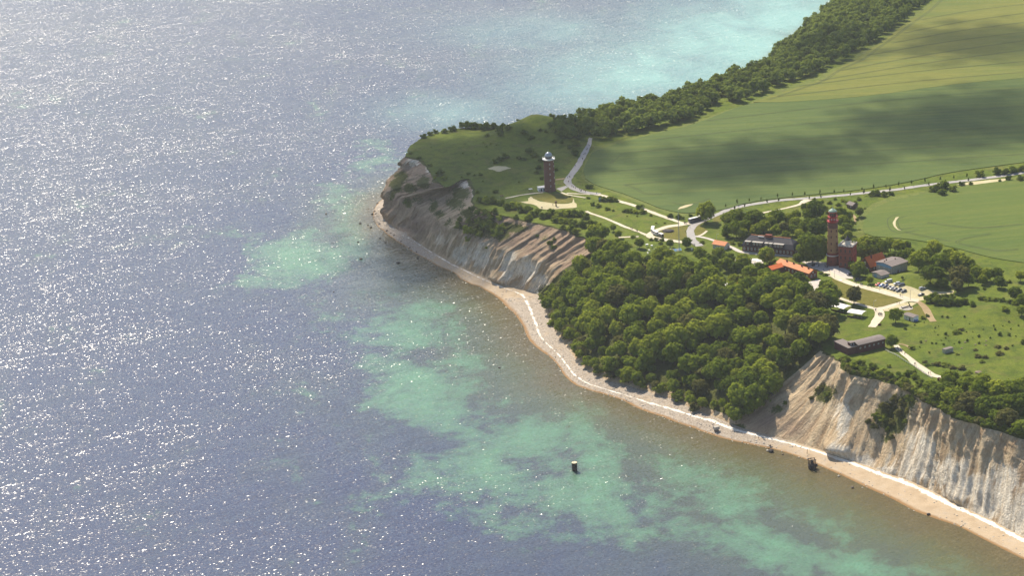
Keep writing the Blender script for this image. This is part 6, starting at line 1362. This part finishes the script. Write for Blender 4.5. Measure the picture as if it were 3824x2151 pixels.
b = MB().tube((-3.0, -.2, .65), (2.6, .1, 1.1), .32, .42, 8); b.tube((2.4, -1.5, .5), (2.7, 1.7, 2.6), .36, .3, 8); b.tube((-2.8, -.9, .5), (-2.9, .8, 1.2), .22, .22, 8); b.add([(2.0, -2.1, .3), (3.4, -1.9, .3), (2.8, -1.0, 1.4), (1.9, -1.3, .9), (2.7, -1.5, .35)], [(0, 1, 2), (0, 2, 3), (0, 3, 4), (1, 4, 2), (2, 4, 3), (0, 4, 1)]); b.build('iron_body', 'iron', e)
e = empty('picnic_table', PG(*Z1(1355, 1095)), .3, 'small brown wooden bench table at the start of the clifftop path', 'bench'); MB().box(-1.2, 1.2, -.4, .4, .8, .95).build('top', 'wood', e)
for s in (-1, 1): MB().box(-1.2, 1.2, s*.9-.2, s*.9+.2, .45, .55).build('seat', 'wood', e); MB().box(s*.9-.1, s*.9+.1, -.9, .9, -.1, .44).build('leg', 'wood', e)
# railing along the near path
fp = resample(np.array([PG(*q)[:2] for q in zl(Z5, [(960, 815), (1140, 910), (1330, 1020), (1500, 1140)])]), 26); o0 = fp[0]
fe = empty('path_fence', (o0[0], o0[1], GZ), 0, 'low wooden rail fence running below the gravel path', 'fence'); pm = MB().box(-.1, .1, -.1, .1, -.2, 1.05).mesh('post', 'cream')
for k, (x, y) in enumerate(fp):
    p_ = link('post', pm, fe); p_.location = (x-o0[0], y-o0[1], float(ground(x, y))-GZ)
    if k:
        for zz in (.5, .95): MB().tube((fp[k-1][0]-o0[0], fp[k-1][1]-o0[1], float(ground(*fp[k-1]))-GZ+zz), (x-o0[0], y-o0[1], float(ground(x, y))-GZ+zz), .09, n=4).build('rail', 'cream', fe)
# benches, litter of pale stones and feeders on the meadow
for i, (x, y) in enumerate([(2135, 700), (2130, 750), (1850, 785), (2010, 745), (2340, 480), (2465, 440), (1960, 395), (1890, 718), (1430, 700)]):
    rock('meadow_stone', *Z5(x, y), 4.5, GZ, 'boulder', 'pale brown stone lying on the grazed meadow', 'stones on the meadow', 'stone', .6)
rock('rubble_slab', *Z5(2040, 1070), 14, GZ, 'boulder', 'flat reddish rubble slab on the meadow above the cliff thicket', None, 'slab', .25)
e = empty('well_cover', PG(*Z3(1617, 1205)), 0, 'round white cover plate on the lawn below the lighthouse', 'cover'); MB().lathe([(1.1, .0), (1.1, .35), (.9, .45)], 16).build('ring', 'white', e); MB().lathe([(.85, .451), (.8, .5)], 16).build('lid', 'canvas', e)

# ------------------------------------------------------------------ shore and sea
q = P(*(2050+930/9.66, 1650+1050/9.66), 0); e = empty('sea_pile', (q[0], q[1], 0), .2, 'cylindrical concrete pile with sides coloured dark for shade and top coloured pale for sun, standing in the sea', 'pile')
MB().lathe([(1.45, -2), (1.45, 1.5), (1.5, 3.4), (1.62, 4.7), (1.62, 5.0)], 24).build('column', 'iron', e); MB().lathe([(1.6, 5.01), (1.5, 5.12), (.35, 5.14)], 24).build('top', 'pile_top_sunlit', e); MB().lathe([(.3, 5.145), (.28, 5.2)], 10, -.4, .15).build('core_hole', 'iron', e)  # sun from behind put into colour: shaded black column, sunlit pale top
q = P(*(2800+1505/6.44, 1600+975/6.44), 0); e = empty('rusted_wreck', (q[0], q[1], 0), .1, 'rusted black wreck block with an open frame standing at the waterline', 'wreck')
hull = MB().lathe([(1.9, -1), (2.25, .3), (2.3, 1.6), (2.0, 2.6), (1.5, 3.0)], 14).build('hull', 'iron', e)
for x, y in ((-1.9, -1.3), (1.6, -1.3), (1.6, 1.3), (-1.9, 1.3)): MB().box(x-.17, x+.17, y-.17, y+.17, .5, 5.6).build('upright', 'iron', e)
for y in (-1.3, 1.3): MB().box(-2.2, 1.9, y-.18, y+.18, 5.61, 5.95).build('beam', 'iron', e)
MB().box(-.9, .6, -.9, .9, 2.9, 5.2).build('tank', 'iron', e); MB().lathe([(.55, 1.0), (.6, 2.6)], 10, 2.5, .2).build('side_drum', 'iron', e); MB().add([(-1.6, 0, 5.96), (-.5, 0, 5.96), (-.6, .1, 7.0), (-1.4, .2, 5.97)], [(0, 1, 2), (0, 2, 3), (1, 3, 2), (0, 3, 1)]).build('torn_plate', 'iron', e)
rock('boulder', 2880, 1687, 10, .3, 'boulder_dark', 'big dark rounded boulder in the shallows left of the wreck', None, 'boulder', 1.15)
rock('boulder', 2866, 1684, 5, .2, 'stone_pale', 'pale stone touching the big dark boulder'); rock('boulder', 2876, 1665, 5, 1, 'boulder', 'brown stone just behind the big dark boulder'); rock('boulder', 2868, 1668, 4, 1, 'stone_pale', 'pale stone behind the big dark boulder')
rock('boulder', 2923, 1698, 4, .2, 'boulder', 'small stone pair halfway between boulder and wreck'); rock('boulder', 3183, 1822, 6, .2, 'boulder', 'brown stone in the shallows right of the wreck'); rock('boulder', 3132, 1779, 4, .2, 'stone_pale', 'small pale stone at the waterline right of the wreck'); rock('boulder', 3467, 1923, 7, .2, 'boulder_dark', 'dark stone at the tip of the brown shallow water')
e = empty('concrete_block', (*P(2675, 1606, 1.6)[:2], 1.2), .4, 'square brown concrete block resting on the beach below the wood end', 'block'); MB().box(-1.6, 1.6, -1.3, 1.3, 1.0, 2.6, 0, .1, .1).build('slab', 'concrete', e); MB().box(-1.1, 1.1, -.9, .9, -.6, .99).build('foot', 'boulder', e)
e = empty('leaning_post', (*P(*Z7(870, 830), 1.3)[:2], 1.0), .4, 'thin dark leaning post stuck in the beach above the wreck', 'post'); MB().tube((0, 0, -.5), (.3, 0, 2.4), .16, .12, 7).build('shaft', 'wood', e); MB().tube((.3, 0, 2.4), (1.0, .1, 2.9), .12, .08, 6).build('hook', 'wood', e)
k = 0
for (u, v, r) in [(1218, 799, 4), (1345, 835, 5), (1390, 800, 5), (1376, 780, 3), (1385, 850, 5), (1420, 890, 4), (1348, 968, 6), (1487, 983, 7), (1410, 760, 4), (1246, 1090, 3), (1865, 1375, 5), (1560, 965, 4), (1630, 1003, 3), (1374, 842, 4), (1337, 905, 4), (1440, 905, 4)]:
    rock('sea_stone', u, v, r, 0, 'boulder_dark' if k % 3 else 'boulder', 'dark stone breaking the water off the headland', 'stones off the headland', 'stone'); k += 1
for (u, v, r) in [(1405, 800, 6), (1412, 815, 5), (1400, 790, 5), (1420, 825, 5), (1418, 838, 6), (1432, 842, 5), (1445, 862, 5), (1460, 872, 4), (1472, 880, 5), (1498, 902, 4), (1530, 925, 4), (1556, 942, 4)]:
    rock('shore_rock', u, v, r, .5, 'boulder', 'rock of the boulder spill at the foot of the headland', 'rocks at the headland foot', 'stone')
for (x, y) in [(740, 395), (760, 380), (780, 360), (775, 345), (800, 330), (790, 325), (830, 330), (825, 300), (850, 320), (870, 300), (890, 290), (880, 285), (905, 275), (930, 255), (918, 248), (768, 370), (812, 318), (842, 310)]:
    rock('shore_rock', *Z9(x, y), 5, .4, 'boulder_dark', 'dark boulder on the far beach below the tree belt', 'boulders on the far beach', 'stone', .8)
# shingle: countless cobbles along the beach
vs_, fs_ = [], []; bm = bmesh.new(); bmesh.ops.create_icosphere(bm, subdivisions=1, radius=1); ivs = np.array([tuple(v.co) for v in bm.verts]); ifs = [tuple(v.index for v in f.verts) for f in bm.faces]; bm.free()
ft3 = CP[0, ::2]; nfr = int(np.searchsorted(fk, FRONT-1)); off = 0
for _ in range(2600):
    i = random.randrange(nfr); kf = fk[i]; pr = np.interp(kf, [0, 9, 12, 15, 23, 25, 29, 33, 37], [.15, .3, .9, .7, .8, .2, .3, .8, 1.])
    if random.random() > pr: continue
    f = random.uniform(.05, 1.05); xy = foot[i]+dr[i]*L_[i]*f if False else foot[i]+dr[i]*(np.linalg.norm(wq[i]-foot[i])*f)
    z = np.interp(f, [0, .5, 1.0, 1.1], [2.3, 1.3, 0, -.2]); s = random.uniform(.18, .55)
    vs_.append(ivs*np.array([s, s*random.uniform(.6, 1), s*.6])+[xy[0]+random.uniform(-1, 1), xy[1]+random.uniform(-1, 1), z+.05]); fs_ += [tuple(q+off for q in t_) for t_ in ifs]; off += len(ivs)
me = bpy.data.meshes.new('beach_cobbles'); me.from_pydata(np.concatenate(vs_).tolist(), [], fs_); me.materials.append(M['stone_pale']); me.update(); tag(link('beach_cobbles', me), 'pale cobbles strewn over the beach', 'cobbles', None, 'stuff')

# ------------------------------------------------------------------ clouds overhead (out of view; their shade lies on headland and fields)
def m_cloud(op):
    t = NT('thin_cumulus'); o = t.obj()
    ln = t.n('ShaderNodeVectorMath', operation='LENGTH', I={0: t.map(o, scale=(1, 1, 0))}).outputs['Value']
    nz = t.noise(o, 2.4, 5, .6); nf = t.noise(o, 5.0, 3, .6)
    f = t.math('SUBTRACT', t.math('ADD', 1.02, t.math('ADD', t.math('MULTIPLY', t.math('SUBTRACT', nz, .5), 2.1), t.math('MULTIPLY', t.math('SUBTRACT', nf, .5), .5))), ln)
    a = t.ramp(f, [(.0, 0.), (.6, op)], 'EASE')
    d = t.n('ShaderNodeBsdfDiffuse', I={'Color': (.9, .9, .9, 1)}); tl = t.n('ShaderNodeBsdfTranslucent', I={'Color': (.9, .9, .9, 1)})
    w = t.n('ShaderNodeMixShader', I={0: .5, 1: d.outputs[0], 2: tl.outputs[0]}); tr = t.n('ShaderNodeBsdfTransparent')
    mx = t.n('ShaderNodeMixShader', I={0: a, 1: tr.outputs[0], 2: w.outputs[0]}); t.t.links.new(mx.outputs[0], t.out.inputs[0]); return t.m
M['cloud'] = m_cloud(.56); M['cloud_thick'] = m_cloud(.74); CLZ = 1150.0
def cloud(u, v, rx, ry, seed, mt='cloud'):
    g = P(u, v, GZ); k = (CLZ-GZ)/math.tan(SUN_EL); c = (g[0]+math.sin(SUN_AZ)*k, g[1]+math.cos(SUN_AZ)*k, CLZ)
    bm = bmesh.new(); bmesh.ops.create_icosphere(bm, subdivisions=4, radius=1.12)
    for q in bm.verts:
        n = float(fbm(np.array(q.co.x*2+seed*3.1), np.array(q.co.y*2+q.co.z*1.3+seed), 4, seed)); q.co *= .85+.35*n
        if q.co.z < 0: q.co.z *= .35
    me = bpy.data.meshes.new('cloud'); bm.to_mesh(me); bm.free(); me.materials.append(M[mt])
    for p_ in me.polygons: p_.use_smooth = True
    o = link('cloud', me); o.location = c; o.scale = (rx, ry, 28); tag(o, kind='structure')
cloud(1750, 610, 112, 150, 1, 'cloud_thick'); cloud(1580, 700, 85, 100, 2, 'cloud_thick'); cloud(2060, 560, 70, 90, 8, 'cloud_thick')
cloud(2680, 610, 75, 85, 3); cloud(2960, 580, 70, 75, 4); cloud(3420, 470, 95, 110, 5); cloud(3720, 420, 90, 120, 6); cloud(3650, 150, 110, 110, 7); cloud(3050, 180, 60, 80, 9)

# ------------------------------------------------------------------ haze over the whole place
t = NT('sea_haze'); pv = t.n('ShaderNodeVolumePrincipled', I={'Color': (.88, .94, 1.0, 1), 'Density': 0.000036, 'Anisotropy': 0.25}); t.t.links.new(pv.outputs[0], t.out.inputs['Volume'])
tag(MB().box(-7100, 7100, -3100, 11100, -6.0, 530).build('haze', [t.m]), kind='stuff')
